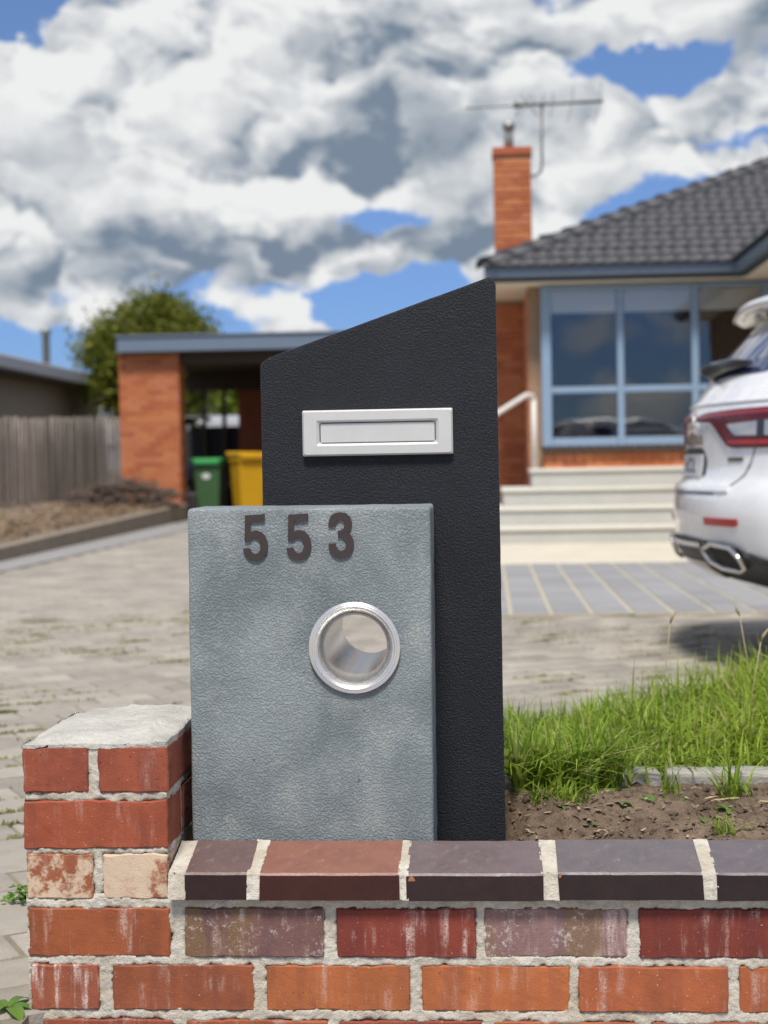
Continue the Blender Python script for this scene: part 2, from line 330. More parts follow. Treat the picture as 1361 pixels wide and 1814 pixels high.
def add_tube(bm, pts, rad, n=10, cap=True):
    pts = [Vector(p) for p in pts]; rings = []
    rs = rad if isinstance(rad, (list, tuple)) else [rad]*len(pts)
    up = Vector((.13, .2, 1)).normalized()
    for i, p in enumerate(pts):
        t = (pts[min(i+1, len(pts)-1)]-pts[max(i-1, 0)]).normalized()
        a = t.cross(up)
        if a.length < 1e-3: a = t.cross(Vector((1, 0, 0)))
        a.normalize(); b = t.cross(a)
        rings.append([bm.verts.new(p+(a*math.cos(k*2*math.pi/n)+b*math.sin(k*2*math.pi/n))*rs[i]) for k in range(n)])
    for r0, r1 in zip(rings, rings[1:]):
        for k in range(n): bm.faces.new((r0[k], r0[(k+1) % n], r1[(k+1) % n], r1[k]))
    if cap: bm.faces.new(rings[0][::-1]); bm.faces.new(rings[-1])
def tube(name, mat, parent, pts, rad, n=10):
    bm = bmesh.new(); add_tube(bm, pts, rad, n); return ob(name, bm_mesh(name, bm, True), mat, parent)
def prism(name, mat, parent, poly, f, th):
    """polygon in (u,v), placed by f(u,v,w), w from 0 to th"""
    bm = bmesh.new()
    a = [bm.verts.new(f(u, v, 0)) for u, v in poly]; b = [bm.verts.new(f(u, v, th)) for u, v in poly]; n = len(poly)
    for i in range(n): bm.faces.new((a[i], a[(i+1) % n], b[(i+1) % n], b[i]))
    for tri in tessellate_polygon([[Vector((u, v, 0)) for u, v in poly]]):
        bm.faces.new([a[i] for i in tri]); bm.faces.new([b[i] for i in tri])
    return ob(name, bm_mesh(name, bm), mat, parent)
def np_mesh(name, V, Fq):
    me = bpy.data.meshes.new(name); V = np.asarray(V, np.float32).reshape(-1, 3); Fq = np.asarray(Fq, np.int32)
    k = Fq.shape[1]
    me.vertices.add(len(V)); me.vertices.foreach_set('co', V.ravel())
    me.loops.add(Fq.size); me.loops.foreach_set('vertex_index', Fq.ravel())
    me.polygons.add(len(Fq)); me.polygons.foreach_set('loop_start', np.arange(0, Fq.size, k, dtype=np.int32))
    me.update(calc_edges=True); me.validate(); return me
def grid_faces(nx, ny):
    i, j = np.meshgrid(np.arange(nx-1), np.arange(ny-1), indexing='ij'); a = (i*ny+j).ravel()
    return np.stack([a, a+ny, a+ny+1, a+1], 1)
def boolean(o, cut):
    m = o.modifiers.new('b', 'BOOLEAN'); m.object = cut; m.operation = 'DIFFERENCE'; m.solver = 'EXACT'
    dg = bpy.context.evaluated_depsgraph_get(); me = bpy.data.meshes.new_from_object(o.evaluated_get(dg)); o.modifiers.clear()
    o.data = me; bpy.data.objects.remove(cut)
def fbm(x, y, z, sc, o=4): return noise.fractal(Vector((x*sc, y*sc, z*sc)), 1.0, 2.0, o)

# ================================================================== SETTING
gm = np_mesh('ground', [(-900, -300, -.13), (900, -300, -.13), (900, 1600, -.13), (-900, 1600, -.13)], [(0, 1, 2, 3)])
tag(ob('ground', gm, 'bare_ground'), kind='structure')
tag(ob('footpath', boxm('footpath', -.752, 9, -4, 2.44, -.16, -.10, bev=.01), 'footpath'), kind='structure')

# driveway: sand bed and brick pavers laid on the diagonal
DRV = (-5.2, 9., -1.0, 32.)
drv = tag(ob('driveway', boxm('driveway', DRV[0], DRV[1], 2.47, DRV[3], -.12, -.006), 'joint_dirt'), kind='structure')
ob('apron', boxm('apron', DRV[0], -.757, DRV[2], 2.466, -.12, -.006), 'joint_dirt', drv)
def paver_shape(L, Wd, T, bev):
    bm = bmesh.new(); x, y = L/2, Wd/2
    b0 = [bm.verts.new(p) for p in ((-x, -y, -T), (x, -y, -T), (x, y, -T), (-x, y, -T))]
    b1 = [bm.verts.new((p[0]*1, p[1]*1, -bev)) for p in ((-x, -y), (x, -y), (x, y), (-x, y))]
    b2 = [bm.verts.new((sx*(x-bev), sy*(y-bev), 0)) for sx, sy in ((-1, -1), (1, -1), (1, 1), (-1, 1))]
    for i in range(4):
        j = (i+1) % 4
        bm.faces.new((b0[i], b0[j], b1[j], b1[i])); bm.faces.new((b1[i], b1[j], b2[j], b2[i]))
    bm.faces.new(b2); return bm_mesh('paver', bm)
PL, PW_, GAP, ANG = .225, .150, .008, R(31)
pme = paver_shape(PL-GAP, PW_-GAP, .04, .005)
ca, sa = math.cos(ANG), math.sin(ANG)
cells = []
for j in range(-60, 260):
    for i in range(-60, 200):
        u = (i+.5*(j % 2))*PL; v = j*PW_
        x = u*ca-v*sa; y = u*sa+v*ca
        if not (-5.0 < x < 8 and 1.2 < y < 13.4): continue
        if -.70 < x and y < 2.72: continue
        if -.66 < x < -.36 and y < 2.98: continue
        if x > -.36 and y < 3.3: continue
        if y > 8.75 and x > -.5: continue
        if x < -4.25 and y > 8: continue
        cells.append((x, y))
near = sorted([c for c in cells if -.345*c[1] < c[0] < -.17*c[1]], key=lambda c: c[1])[:290]
ns = set(near)
for (x, y) in near:
    o = ob('paver', pme, 'paver_brown', drv, (x, y, random.uniform(-.003, .002)), ANG)
    o.rotation_euler[0] = random.uniform(-.012, .012); o.rotation_euler[1] = random.uniform(-.012, .012)
rest = [c for c in cells if c not in ns]
tv = np.array([v.co[:] for v in pme.vertices]); tf = [list(p.vertices) for p in pme.polygons]
def batch(name, mat, parent, tv, tf, places, ang):
    c, s = math.cos(ang), math.sin(ang); n = len(places); k = len(tv)
    rx = tv[:, 0]*c-tv[:, 1]*s; ry = tv[:, 0]*s+tv[:, 1]*c; pl = np.array(places)
    V = np.stack([pl[:, None, 0]+rx, pl[:, None, 1]+ry, RNG.uniform(-.003, .002, n)[:, None]+tv[None, :, 2]], -1)
    Fq = (np.arange(n)[:, None, None]*k+np.array(tf)[None]).reshape(-1, 4)
    return ob(name, np_mesh(name, V, Fq), mat, parent)
tag(batch('paver_field', 'paver_brown', drv, tv, tf, rest, ANG), kind='stuff')
far = []
L2, W2 = .46, .31
for j in range(0, 70):
    for i in range(-14, 12):
        x, y = (i+.5*(j % 2))*L2, 13.5+j*W2
        if x < -.2 and x > -4.2 and y < 31.5: far.append((x, y))
pm2 = paver_shape(L2-.012, W2-.012, .04, .006)
tag(batch('far_paver_field', 'paver_brown', drv, np.array([v.co[:] for v in pm2.vertices]), [list(p.vertices) for p in pm2.polygons], far, 0.), kind='stuff')
# pale strip along the kerb
tag(ob('path', boxm('path', -4.98, -4.24, 8, 25.4, -.05, .012, bev=.006), 'pale_strip'), kind='structure')
# grey paved forecourt with sandy joints
fc = tag(ob('forecourt', boxm('forecourt', -.35, 6.5, 8.85, 13.2, -.05, .004), 'sand_joint'), kind='structure')
GW, GL = .232, .36
gme = paver_shape(GW-.026, GL-.014, .03, .004)
gcells = []
for i in range(29):
    for j in range(12):
        gcells.append((-.33+GW*(i+.5), 8.87+GL*(j+.5)))
gn = [c for c in gcells if .0 < c[0] < 2.9][:150]
for (x, y) in gn: ob('paver', gme, 'paver_grey', fc, (x, y, .012+random.uniform(-.002, .001)))
rst = [c for c in gcells if c not in set(gn)]
fo = batch('paver_field', 'paver_grey', fc, np.array([v.co[:] for v in gme.vertices]), [list(p.vertices) for p in gme.polygons], rst, 0.); fo.location.z = .012; tag(fo, kind='stuff')
tag(ob('concrete_apron', boxm('concrete_apron', -.6, 5.5, 13.22, 17.5, -.05, .02, bev=.008), 'concrete_cream'), kind='structure')

# moss and little weeds in the driveway joints
def blades(n, base_fn, hmin, hmax, wid, lean, segs=3, up=0.):
    """curved tapering blades as arrays; base_fn(i) -> x,y,z,height factor"""
    V = []; Fq = []; k = (segs+1)*2
    for i in range(n):
        x, y, z, hf = base_fn(i)
        h = random.uniform(hmin, hmax)*hf; w = wid*random.uniform(.6, 1.3); a = random.uniform(0, 6.283); b = random.gauss(0, 1)*.5
        ln = lean*abs(random.gauss(.6, .6))*h; dx, dy = math.cos(a), math.sin(a); px, py = -math.sin(a+b)*w/2, math.cos(a+b)*w/2
        for s in range(segs+1):
            t = s/segs; q = ln*t*t; hh = h*(t-.35*min(1.2, ln/h)*t*t*t); ww = max(.06, (1-t**1.6))
            cx_, cy_, cz_ = x+dx*q, y+dy*q, z+hh
            V.append((cx_-px*ww, cy_-py*ww, cz_)); V.append((cx_+px*ww, cy_+py*ww, cz_))
        o = i*k
        for s in range(segs): Fq.append((o+2*s, o+2*s+1, o+2*s+3, o+2*s+2))
    return np_mesh('blades', V, Fq)
cl = []
for _ in range(80):
    y = random.uniform(3.6, 9.5); x = random.uniform(-.33, -.17)*y if random.random() < .6 else random.uniform(.02, .19)*y
    cl.append((x, y, random.uniform(.03, .14)))
for px, py, r_ in [(-1.98, 8.6, .22), (-2.3, 8.2, .2), (-1.5, 8.3, .18), (-2.5, 7.6, .16), (-1.75, 7.2, .14), (-1.15, 5.4, .1), (-.98, 4.0, .08), (.95, 8.0, .2), (.45, 7.9, .25), (1.35, 7.6, .2), (1.5, 7.2, .2), (.75, 7.0, .15), (.3, 6.2, .12), (1.2, 6.3, .15)]: cl.append((px, py, r_))
def mossb(i):
    c = cl[i % len(cl)]; x = c[0]+random.gauss(0, c[2]*.7); y = c[1]+random.gauss(0, c[2]*.5)
    v = -x*sa+y*ca; v = round(v/PW_)*PW_+PW_*.5*0+random.gauss(0, .006)+PW_/2*0
    u = x*ca+y*sa; v += PW_/2
    return u*ca-v*sa, u*sa+v*ca, -.004, 1
tag(ob('moss', blades(11000, mossb, .006, .018, .010, 1.4, 2), 'moss_leaf'), 'low moss and weeds growing in the driveway joints', 'moss', kind='stuff')

# ------------------------------------------------------------------ garden bed with soil, edging and lawn
def bed_h(x, y):
    def ss(a, b, v): t = min(1, max(0, (v-a)/(b-a))); return t*t*(3-2*t)
    yb = 3.55+.75*ss(-.1, 1.0, x)+.25*ss(1, 2.4, x)
    k = ss(-.50, -.36, x)*(1-ss(yb, yb+.22, y))*(1-ss(3.9, 4.1, x))
    if y < 3.1:
        hgt = .236+.012*fbm(x, y, 0, 6)+.012*fbm(x, y, 3, 22)+.006*fbm(x, y, 5, 70, 3)
        hgt += .018*math.exp(-((x-.25)/.35)**2-((y-2.85)/.1)**2) - .035*math.exp(-((x-.10)/.06)**2-((y-2.66)/.06)**2)
        hgt -= .012*ss(2.75, 2.6, y)
    else: hgt = .225+.012*fbm(x, y, 1, 4)
    hgt -= .09*(1-ss(.015, .075, x))*(1-ss(2.74, 2.95, y))
    return hgt*k-.03*(1-k)
xs = np.concatenate([np.linspace(-.52, 1.0, 230), np.linspace(1.03, 4.2, 60)]); ys = np.concatenate([np.linspace(2.552, 3.12, 90), np.linspace(3.14, 5.1, 70)])
V = [(x, y, bed_h(x, y)) for x in xs for y in ys]
bme = np_mesh('garden_bed', V, grid_faces(len(xs), len(ys))); bme.shade_smooth()
bed = tag(ob('garden_bed', bme, 'soil'), kind='structure')
def chip_mesh(n):
    V = []; Fq = []
    for i in range(n):
        x = random.uniform(-.02, 1.4); y = random.triangular(2.58, 3.08, 2.7); z = bed_h(x, y)+.002
        l = random.choice([.0015, .002, .003, .004, .006]); w = l*random.uniform(.15, .6); a = random.uniform(0, 6.28); t = random.uniform(-.5, .5)
        c, s = math.cos(a), math.sin(a)
        for u, v, q in ((-l, -w, -l*t), (l, -w, l*t), (l, w, l*t+.001), (-l, w, -l*t+.001)): V.append((x+u*c-v*s, y+u*s+v*c, z+.003+q*.6))
        Fq.append((4*i, 4*i+1, 4*i+2, 4*i+3))
    return np_mesh('chips', V, Fq)
tag(ob('mulch_chips', chip_mesh(1700), 'soil_bits'), 'scattered dry chips and straw on the bare soil', 'mulch', kind='stuff')
def clods(n):
    bm = bmesh.new()
    for i in range(n):
        x = random.uniform(0, 1.3); y = random.uniform(2.58, 3.06); r = random.choice([.003, .004, .006, .009])*random.uniform(.7, 1.2)
        m = Matrix.Translation((x, y, bed_h(x, y)+r*.2)) @ Matrix.Rotation(random.uniform(0, 6), 4, (random.random(), random.random(), 1)) @ Matrix.Diagonal((1.3, .9, .7, 1))
        bmesh.ops.create_icosphere(bm, subdivisions=1, radius=r, matrix=m)
    return bm_mesh('clods', bm)
tag(ob('soil_clods', clods(650), 'soil'), 'small crumbs and clods of dark soil in the bed', 'soil', kind='stuff')
def straw_fn(i):
    x = random.uniform(.0, 1.2); y = random.uniform(2.58, 3.06); return x, y, bed_h(x, y)+.004, 1
sv = []; sf = []
for i in range(70):
    x = random.uniform(.0, 1.2); y = random.uniform(2.58, 3.06); z = bed_h(x, y)+.006; a = random.uniform(0, 6.28); l = random.uniform(.015, .06); cv = random.uniform(-1, 1)
    for s in range(5):
        t = s/4-.5; ax = a+cv*t; px, py = x+math.cos(ax)*l*t, y+math.sin(ax)*l*t
        for e in (-1, 1): sv.append((px, py+e*.0005, z+e*.0005+.004*(.25-t*t)*4*random.random()))
    for s in range(4): o = i*10+2*s; sf.append((o, o+1, o+3, o+2))
tag(ob('straw', np_mesh('straw', sv, sf), 'straw'), 'thin pale straw strands lying on the soil', 'straw', kind='stuff')

# concrete edging strip between soil and lawn
bm = bmesh.new()
for x0, x1 in ((.03, .34), (.352, .66), (.672, .98), (.992, 1.5), (1.51, 2.3), (2.31, 3.1)): add_box(bm, x0, x1, 3.082, 3.15, .15, .256, bev=.008)
bmesh.ops.subdivide_edges(bm, edges=[e for e in bm.edges if e.calc_length() > .1], cuts=8, use_grid_fill=True)
for v in bm.verts: n_ = noise.noise_vector(v.co*22); v.co += Vector((n_.x*.003, n_.y*.004, n_.z*.004))
tag(ob('garden_edging', bm_mesh('garden_edging', bm, False), 'concrete_edge'), 'weathered grey concrete edging strip between the soil and the lawn', 'edging')
for k, (x, ln) in enumerate(((.345, .05), (.665, .05))): pass

# lawn
def ss_(a, b, v): t = min(1, max(0, (v-a)/(b-a))); return t*t*(3-2*t)
def lawn(i):
    while True:
        x = random.uniform(-.02, 1.5) if random.random() < .8 else random.uniform(1.5, 3.6)
        yb = 3.50+.75*ss_(-.1, 1.0, x)+.25*ss_(1, 2.4, x)
        y = 3.135+(yb-3.135+.12)*random.random()**.95
        if fbm(x, y, 2, 3.5)*.5+random.random() > .25: break
    hf = .55+.35*ss_(.0, .9, x)+.25*fbm(x, y, 8, 5)+.18*ss_(3.6, 4.3, y)
    if y < 3.25: hf *= .75
    return x, y, bed_h(x, y)-.004, max(.3, hf)
tag(ob('lawn_grass', blades(15000, lawn, .07, .21, .0075, 1.1, 4), 'grass_blade'), 'long unmown green grass behind the concrete edging', 'grass', kind='stuff')
def tuft(name, x0, y0, n, rad, h, w, label, lean=.9, mat='grass_blade', group=None):
    o = ob(name, blades(n, lambda i: (max(-.045, random.gauss(0, rad)), random.gauss(0, rad*.6), 0, 1), h*.5, h, w, lean, 4), mat, None, (x0, y0, bed_h(x0, y0)-.004))
    for v in o.data.vertices:
        if v.co.y+y0 < 2.95 and v.co.x+x0 < .036: v.co.x = .036-x0+.002*random.random()
    return tag(o, label, 'grass', group)
tuft('grass_tuft', .095, 2.99, 420, .05, .16, .0075, 'leafy grass tuft spilling over the edging right beside the charcoal letterbox', 1.3)
tuft('grass_tuft', .205, 3.09, 260, .035, .18, .0075, 'tall grass tuft overhanging the left end of the concrete edging', 1.)
tuft('grass_tuft', .455, 2.88, 46, .016, .12, .006, 'sparse grass tuft on bare soil near the right picture edge', 1.2)
tuft('grass_tuft', .40, 2.68, 34, .014, .055, .004, 'small grass tuft just behind the coping at far right', 1.1)
tuft('grass_tuft', .335, 2.90, 22, .008, .07, .004, 'thin upright grass sprout between the weed seedlings and the right-hand tuft', .6)
tuft('grass_tuft', .125, 2.87, 120, .045, .05, .004, 'flattened yellowish grass lying on soil at the letterbox foot', 1.5)
def weed(x0, y0, s, nl, label, kind=0):
    r = empty('weed_seedling', (x0, y0, bed_h(x0, y0)-.003)); tag(r, label, 'weed', 'weed seedlings in the soil')
    for i in range(nl):
        a = i*2.4+random.uniform(-.4, .4); el = random.uniform(.2, .8); L = s*random.uniform(.7, 1.2); wd = L*random.uniform(.3, .45)
        bm = bmesh.new(); prev = None; dirv = Vector((math.cos(a), math.sin(a), el)); sd = Vector((-math.sin(a), math.cos(a), 0))
        for q in range(6):
            t = q/5; c = dirv*L*t*.9+Vector((0, 0, -.5*L*t*t))+Vector((0, 0, .004)); ww = wd*(math.sin(math.pi*min(1, t*.92+.06))**.8)*(1+.25*math.sin(q*3.1))/2
            row = [bm.verts.new(c-sd*ww+Vector((0, 0, ww*.3))), bm.verts.new(c), bm.verts.new(c+sd*ww+Vector((0, 0, ww*.3)))]
            if prev:
                bm.faces.new((prev[0], prev[1], row[1], row[0])); bm.faces.new((prev[1], prev[2], row[2], row[1]))
            prev = row
        ob('leaf', bm_mesh('leaf', bm, True), 'weed_leaf', r)
weed(.135, 2.80, .030, 5, 'small weed seedling on the soil nearest the letterbox')
weed(.225, 2.90, .040, 8, 'broad toothed weed seedling in the middle of the soil')
weed(.235, 2.79, .024, 6, 'tiny low weed rosette just below the broad seedling')
weed(.300, 2.84, .038, 8, 'lush weed cluster right of the middle of the soil')
weed(.172, 2.87, .022, 4, 'faint pale seedling left of the broad toothed weed')
weed(.355, 2.87, .030, 6, 'weed sprout beside the thin upright grass')
weed(.118, 3.06, .04, 7, 'broad-leaved weed under the tuft at the edging end')
weed(.54, 3.24, .06, 7, 'broad dock weed standing in the lawn behind the edging')
weed(.43, 2.80, .026, 5, 'small weed seedling below the right-hand grass tuft')
weed(.37, 2.74, .020, 5, 'tiny weed seedling close behind the coping right of centre')
weed(.27, 3.0, .022, 5, 'tiny weed seedling in the soil just in front of the edging')
weed(.18, 2.72, .018, 4, 'tiny seedling close behind the coping nearest the letterbox')
weed(.42, 3.2, .05, 6, 'broad leafy weed at the lawn edge behind the edging middle')
weed(.73, 3.22, .06, 7, 'broad leafy weed at the lawn edge near the right border')
weed(-.795, 2.45, .05, 6, 'round green weed leaf at the bottom left corner')
bpy.data.objects['weed_seedling.014'].location.z = -.002
# cress-like weed left of the pier
wx = empty('weed_clump', (-.955, 3.06, 0.)); tag(wx, 'bushy little green weed clump beside the brick pier on the driveway', 'weed')
for i in range(60):
    a = random.uniform(0, 6.28); r_ = random.gauss(0, .022); x, y, z = r_*math.cos(a)*1.4, r_*math.sin(a), random.uniform(.004, .034)
    bm = bmesh.new(); s = random.uniform(.005, .009)
    vs = [bm.verts.new((x+s*math.cos(k*1.257), y+s*math.sin(k*1.257)*.7, z+s*.5*math.sin(k*1.257+a))) for k in range(5)]; bm.faces.new(vs)
    ob('leaf', bm_mesh('leaf', bm), 'weed_leaf', wx)
# seed heads over the grass
SEED = ['lone seed stalk over the lawn nearest the letterbox', 'leftmost seed stalk of the pair leaning together at mid lawn', 'right seed stalk of the pair leaning together at mid lawn', 'seed stalk bending left among the mid lawn stalks',
        'short near seed stalk close to the right picture edge', 'tallest seed stalk at the back of the lawn', 'low seed stalk just left of the leaning pair', 'last seed stalk on the right of the lawn']
for k, (x, y, h, lx) in enumerate(((.42, 3.75, .26, .02), (.74, 3.95, .31, .03), (.80, 4.0, .29, .05), (.66, 3.9, .27, -.03), (.84, 3.7, .30, .02), (.90, 4.05, .34, -.02), (.60, 3.6, .24, .03), (.93, 3.9, .31, .04))):
    t = empty('seed_stalk', (x, y, bed_h(x, y)-.005)); tag(t, SEED[k], 'seed stalk', 'seed stalks over the lawn')
    tube('stem', 'straw', t, [(0, 0, 0), (lx*.3, 0, h*.5), (lx, 0, h)], .0012, 5)
    tube('seed_head', 'straw', t, [(lx, 0, h-.002), (lx*1.2, 0, h+.012), (lx*1.5+.004, 0, h+.03)], [.0015, .004, .001], 6)

# ================================================================== BRICK WALL WITH PIER
YF = 2.45
wall = empty('brick_wall', (0, YF, -.12)); tag(wall, 'low red brick front wall with square end pier and dark glazed coping', 'wall')
def CP(*c): return tuple(v*.85 for v in lin(c))
def B(*c):
    l = lin(c); g = .3*l[0]+.5*l[1]+.2*l[2]; q = [(v*.90+g*.10)*.70 for v in l]; return (q[0], q[1]*1.16, q[2]*.92)
ZC = [(.356, .431), (.264, .342), (.181, .255), (.087, .166), (-.001, .073), (-.093, -.017)]
BR = [  # course, x0, x1, colour, material, depth, on pier
 (0, -.760, -.653, B(178, 78, 54), 'brick_pitted', .225), (0, -.635, -.521, B(182, 80, 54), 'brick_pitted', .225),
 (1, -.760, -.523, B(186, 80, 50), 'brick_plain', .108),
 (2, -.759, -.648, B(186, 92, 58), 'brick_cream', .225), (2, -.633, -.525, B(190, 100, 70), 'brick_cream_heavy', .225),
 (3, -.757, -.523, B(184, 86, 44), 'brick_streaked', .108),
 (3, -.499, -.272, CP(126, 90, 84), 'brick_mottled', .108), (3, -.251, -.027, B(158, 56, 42), 'brick_streaked', .108), (3, -.012, .214, CP(152, 118, 114), 'brick_mottled', .108), (3, .233, .459, B(146, 50, 38), 'brick_streaked', .108),
 (4, -.755, -.642, B(188, 90, 62), 'brick_washed', .225), (4, -.621, -.387, B(176, 84, 50), 'brick_streaked', .108), (4, -.368, -.134, B(206, 104, 52), 'brick_plain', .108), (4, -.116, .121, B(212, 106, 54), 'brick_plain', .108), (4, .136, .371, B(202, 96, 52), 'brick_streaked', .108), (4, .389, .622, B(206, 100, 52), 'brick_plain', .108),
 (5, -.752, -.52, B(176, 78, 52), 'brick_streaked', .108), (5, -.50, -.27, B(190, 90, 52), 'brick_plain', .108), (5, -.25, -.02, B(170, 70, 46), 'brick_plain', .108), (5, 0, .23, B(190, 92, 52), 'brick_plain', .108), (5, .25, .48, B(180, 80, 50), 'brick_plain', .108)]
random.seed(5)
x = .478
for k in range(5): BR.append((3, x, x+.228, B(*random.choice([(158, 56, 42), (120, 90, 80), (190, 90, 52)])), 'brick_streaked', .108)); x += .245
x = .64
for k in range(4): BR.append((4, x, x+.23, B(*random.choice([(206, 100, 52), (190, 90, 52)])), 'brick_plain', .108)); x += .247
x = .5
for k in range(5): BR.append((5, x, x+.23, B(*random.choice([(206, 100, 52), (190, 90, 52)])), 'brick_plain', .108)); x += .247
def rough_brick(x0, x1, d, z0, z1, seed, amp=.0027):
    """box with uneven arrises; local origin at centre of its front face"""
    L, H = x1-x0, z1-z0; nx, nz, ny = max(8, int(L/.011)), 8, 4
    bm = bmesh.new(); bmesh.ops.create_cube(bm, size=1, matrix=Matrix.Translation((0, d/2, 0)) @ Matrix.Diagonal((L, d, H, 1)))
    def cut(no, lo, hi, n):
        for i in range(1, n):
            co = Vector(no)*(lo+(hi-lo)*i/n); bmesh.ops.bisect_plane(bm, geom=bm.verts[:]+bm.edges[:]+bm.faces[:], plane_co=co, plane_no=no)
    cut((1, 0, 0), -L/2, L/2, nx); cut((0, 0, 1), -H/2, H/2, nz); cut((0, 1, 0), 0, d, ny)
    es = [e for e in bm.edges if len(e.link_faces) == 2 and e.calc_face_angle() > 1]
    bmesh.ops.bevel(bm, geom=es, offset=.0022, segments=1, affect='EDGES')
    s = Vector((seed*3.1, seed*1.7, seed*.9))
    for v in bm.verts:
        e = (abs(abs(v.co.x)-L/2) < .004)+(abs(abs(v.co.z)-H/2) < .004)+(v.co.y < .004)
        n1 = noise.noise_vector(v.co*28+s); n2 = noise.noise_vector(v.co*90+s)
        k = amp*(.45 if e < 2 else 1.0)
        v.co += Vector(((n1.x*.9+n2.x*.7)*k, (n1.y*.6+n2.y*.4)*k*.7, (n1.z*.9+n2.z*.7)*k))
    return bm_mesh('brick', bm, False)
for i, (c, x0, x1, colr, mt, dep) in enumerate(BR):
    z0, z1 = ZC[c]; me = rough_brick(x0, x1, dep, z0, z1, i)
    o = ob('brick', me, mt, wall, ((x0+x1)/2, random.uniform(-.0015, .0012), (z0+z1)/2+.12)); o.color = (*colr, 1)
    o.rotation_euler = (0, random.uniform(-.004, .004), 0)
# bricks on the flank and back of the pier (front row above is bonded into it)
PX0, PX1, PD = -.760, -.522, .35
for c in range(6):
    z0, z1 = ZC[c]
    if c % 2 == 0: segs = [(PX0, PX1, .243, PD)]
    else: segs = [(PX0, PX0+.108, .122, PD), (PX1-.108, PX1, .122, PD)]
    for (x0, x1, y0, y1) in segs:
        me = rough_brick(x0, x1, y1-y0, z0, z1, 60+c*3+x0)
        o = ob('brick', me, 'brick_plain', wall, ((x0+x1)/2, y0, (z0+z1)/2+.12)); o.color = (*B(*random.choice([(150, 60, 44), (160, 66, 46), (142, 58, 46)])), 1)
# mortar: a rough sheet that sits just behind the brick faces and smears over their edges
def mortar_sheet(name, u0, u1, v0, v1, rects, f, step=.0035, seed=0., lift=0.):
    nu, nv = int((u1-u0)/step)+1, int((v1-v0)/step)+1
    us = np.linspace(u0, u1, nu); vs = np.linspace(v0, v1, nv); V = []
    for u in us:
        for v in vs:
            s = -1e3
            for (a, b, c, e) in rects:
                q = min(u-a, b-u, v-c, e-v)
                if q > s: s = q
            n1 = noise.noise(Vector((u*30+seed, v*30, seed))); n2 = noise.noise(Vector((u*95, v*95+seed, 3.)))
            n3 = noise.noise(Vector((u*260, v*260, 9.+seed)))
            joint = -.0018+lift+.0022*n1+.0018*n2+.0013*n3
            edge = max(0., s-(.0004+.0042*n1+.0036*n2+.002*n3))/.003
            h = joint-min(1., edge)**1.2*.009 if s > -.004 else joint
            V.append(f(u, v, h))
    return np_mesh(name, V, grid_faces(nu, nv))
rf = [(x0, x1, *ZC[c]) for (c, x0, x1, *_r) in BR]
me = mortar_sheet('mortar', -.760, .62, -.10, .19, rf, lambda u, v, h: (u, -h, v+.12)); ob('mortar', me, 'mortar', wall)
rp = [r for r in rf if r[1] < -.5]
me = mortar_sheet('mortar', -.758, -.524, .188, .432, rp, lambda u, v, h: (u, -h, v+.12), seed=4.); ob('mortar', me, 'mortar', wall)
rs = []
for c in range(6):
    z0, z1 = ZC[c]
    rs += [(0, .225, z0, z1), (.243, PD, z0, z1)] if c % 2 == 0 else [(0, .108, z0, z1), (.122, PD, z0, z1)]
for X, sg, sd in ((PX1, 1, 1.), (PX0, -1, 2.)):
    me = mortar_sheet('mortar', .002, PD-.002, -.10, .431, rs, lambda u, v, h: (X+sg*h, u, v+.12), seed=7.*sd, step=.005); ob('mortar', me, 'mortar', wall)
box('mortar', 'mortar', wall, -.515, 2.0, .012, .104, 0.0, .30)
box('mortar', 'mortar', wall, PX0+.012, PX1-.012, .012, PD-.012, 0.0, .545)
box('mortar', 'mortar', wall, .615, 2.0, .004, .02, .02, .305)
# cement cap of the pier
bm = bmesh.new(); add_box(bm, -.7605, -.5215, .0, PD, .5485, .560)
bmesh.ops.subdivide_edges(bm, edges=bm.edges[:], cuts=40, use_grid_fill=True)
for v in bm.verts:
    n_ = noise.noise_vector(v.co*26); e = min(v.co.x+.7605, -.5215-v.co.x, v.co.y, PD-v.co.y)
    if v.co.z > .555:
        v.co.z += -.006+.013*min(1, max(0, e)/.05)+.004*noise.noise(v.co*14)+.0022*noise.noise(v.co*45)
        v.co.z += .0045*ss_(-.004, .004, v.co.x+.60+.35*(v.co.y-.15)+.01*noise.noise(v.co*30))
    else: v.co.z += .003*n_.z+.002*noise.noise(v.co*80)
    v.co.x += .003*n_.x; v.co.y += .003*n_.y
    if v.co.y > PD-.05 and v.co.x < -.68: v.co.y -= (v.co.y-PD+.05)*.5*min(1, (-.68-v.co.x)/.08)
ob('mortar_cap', bm_mesh('mortar_cap', bm, True), 'cap_mortar', wall)
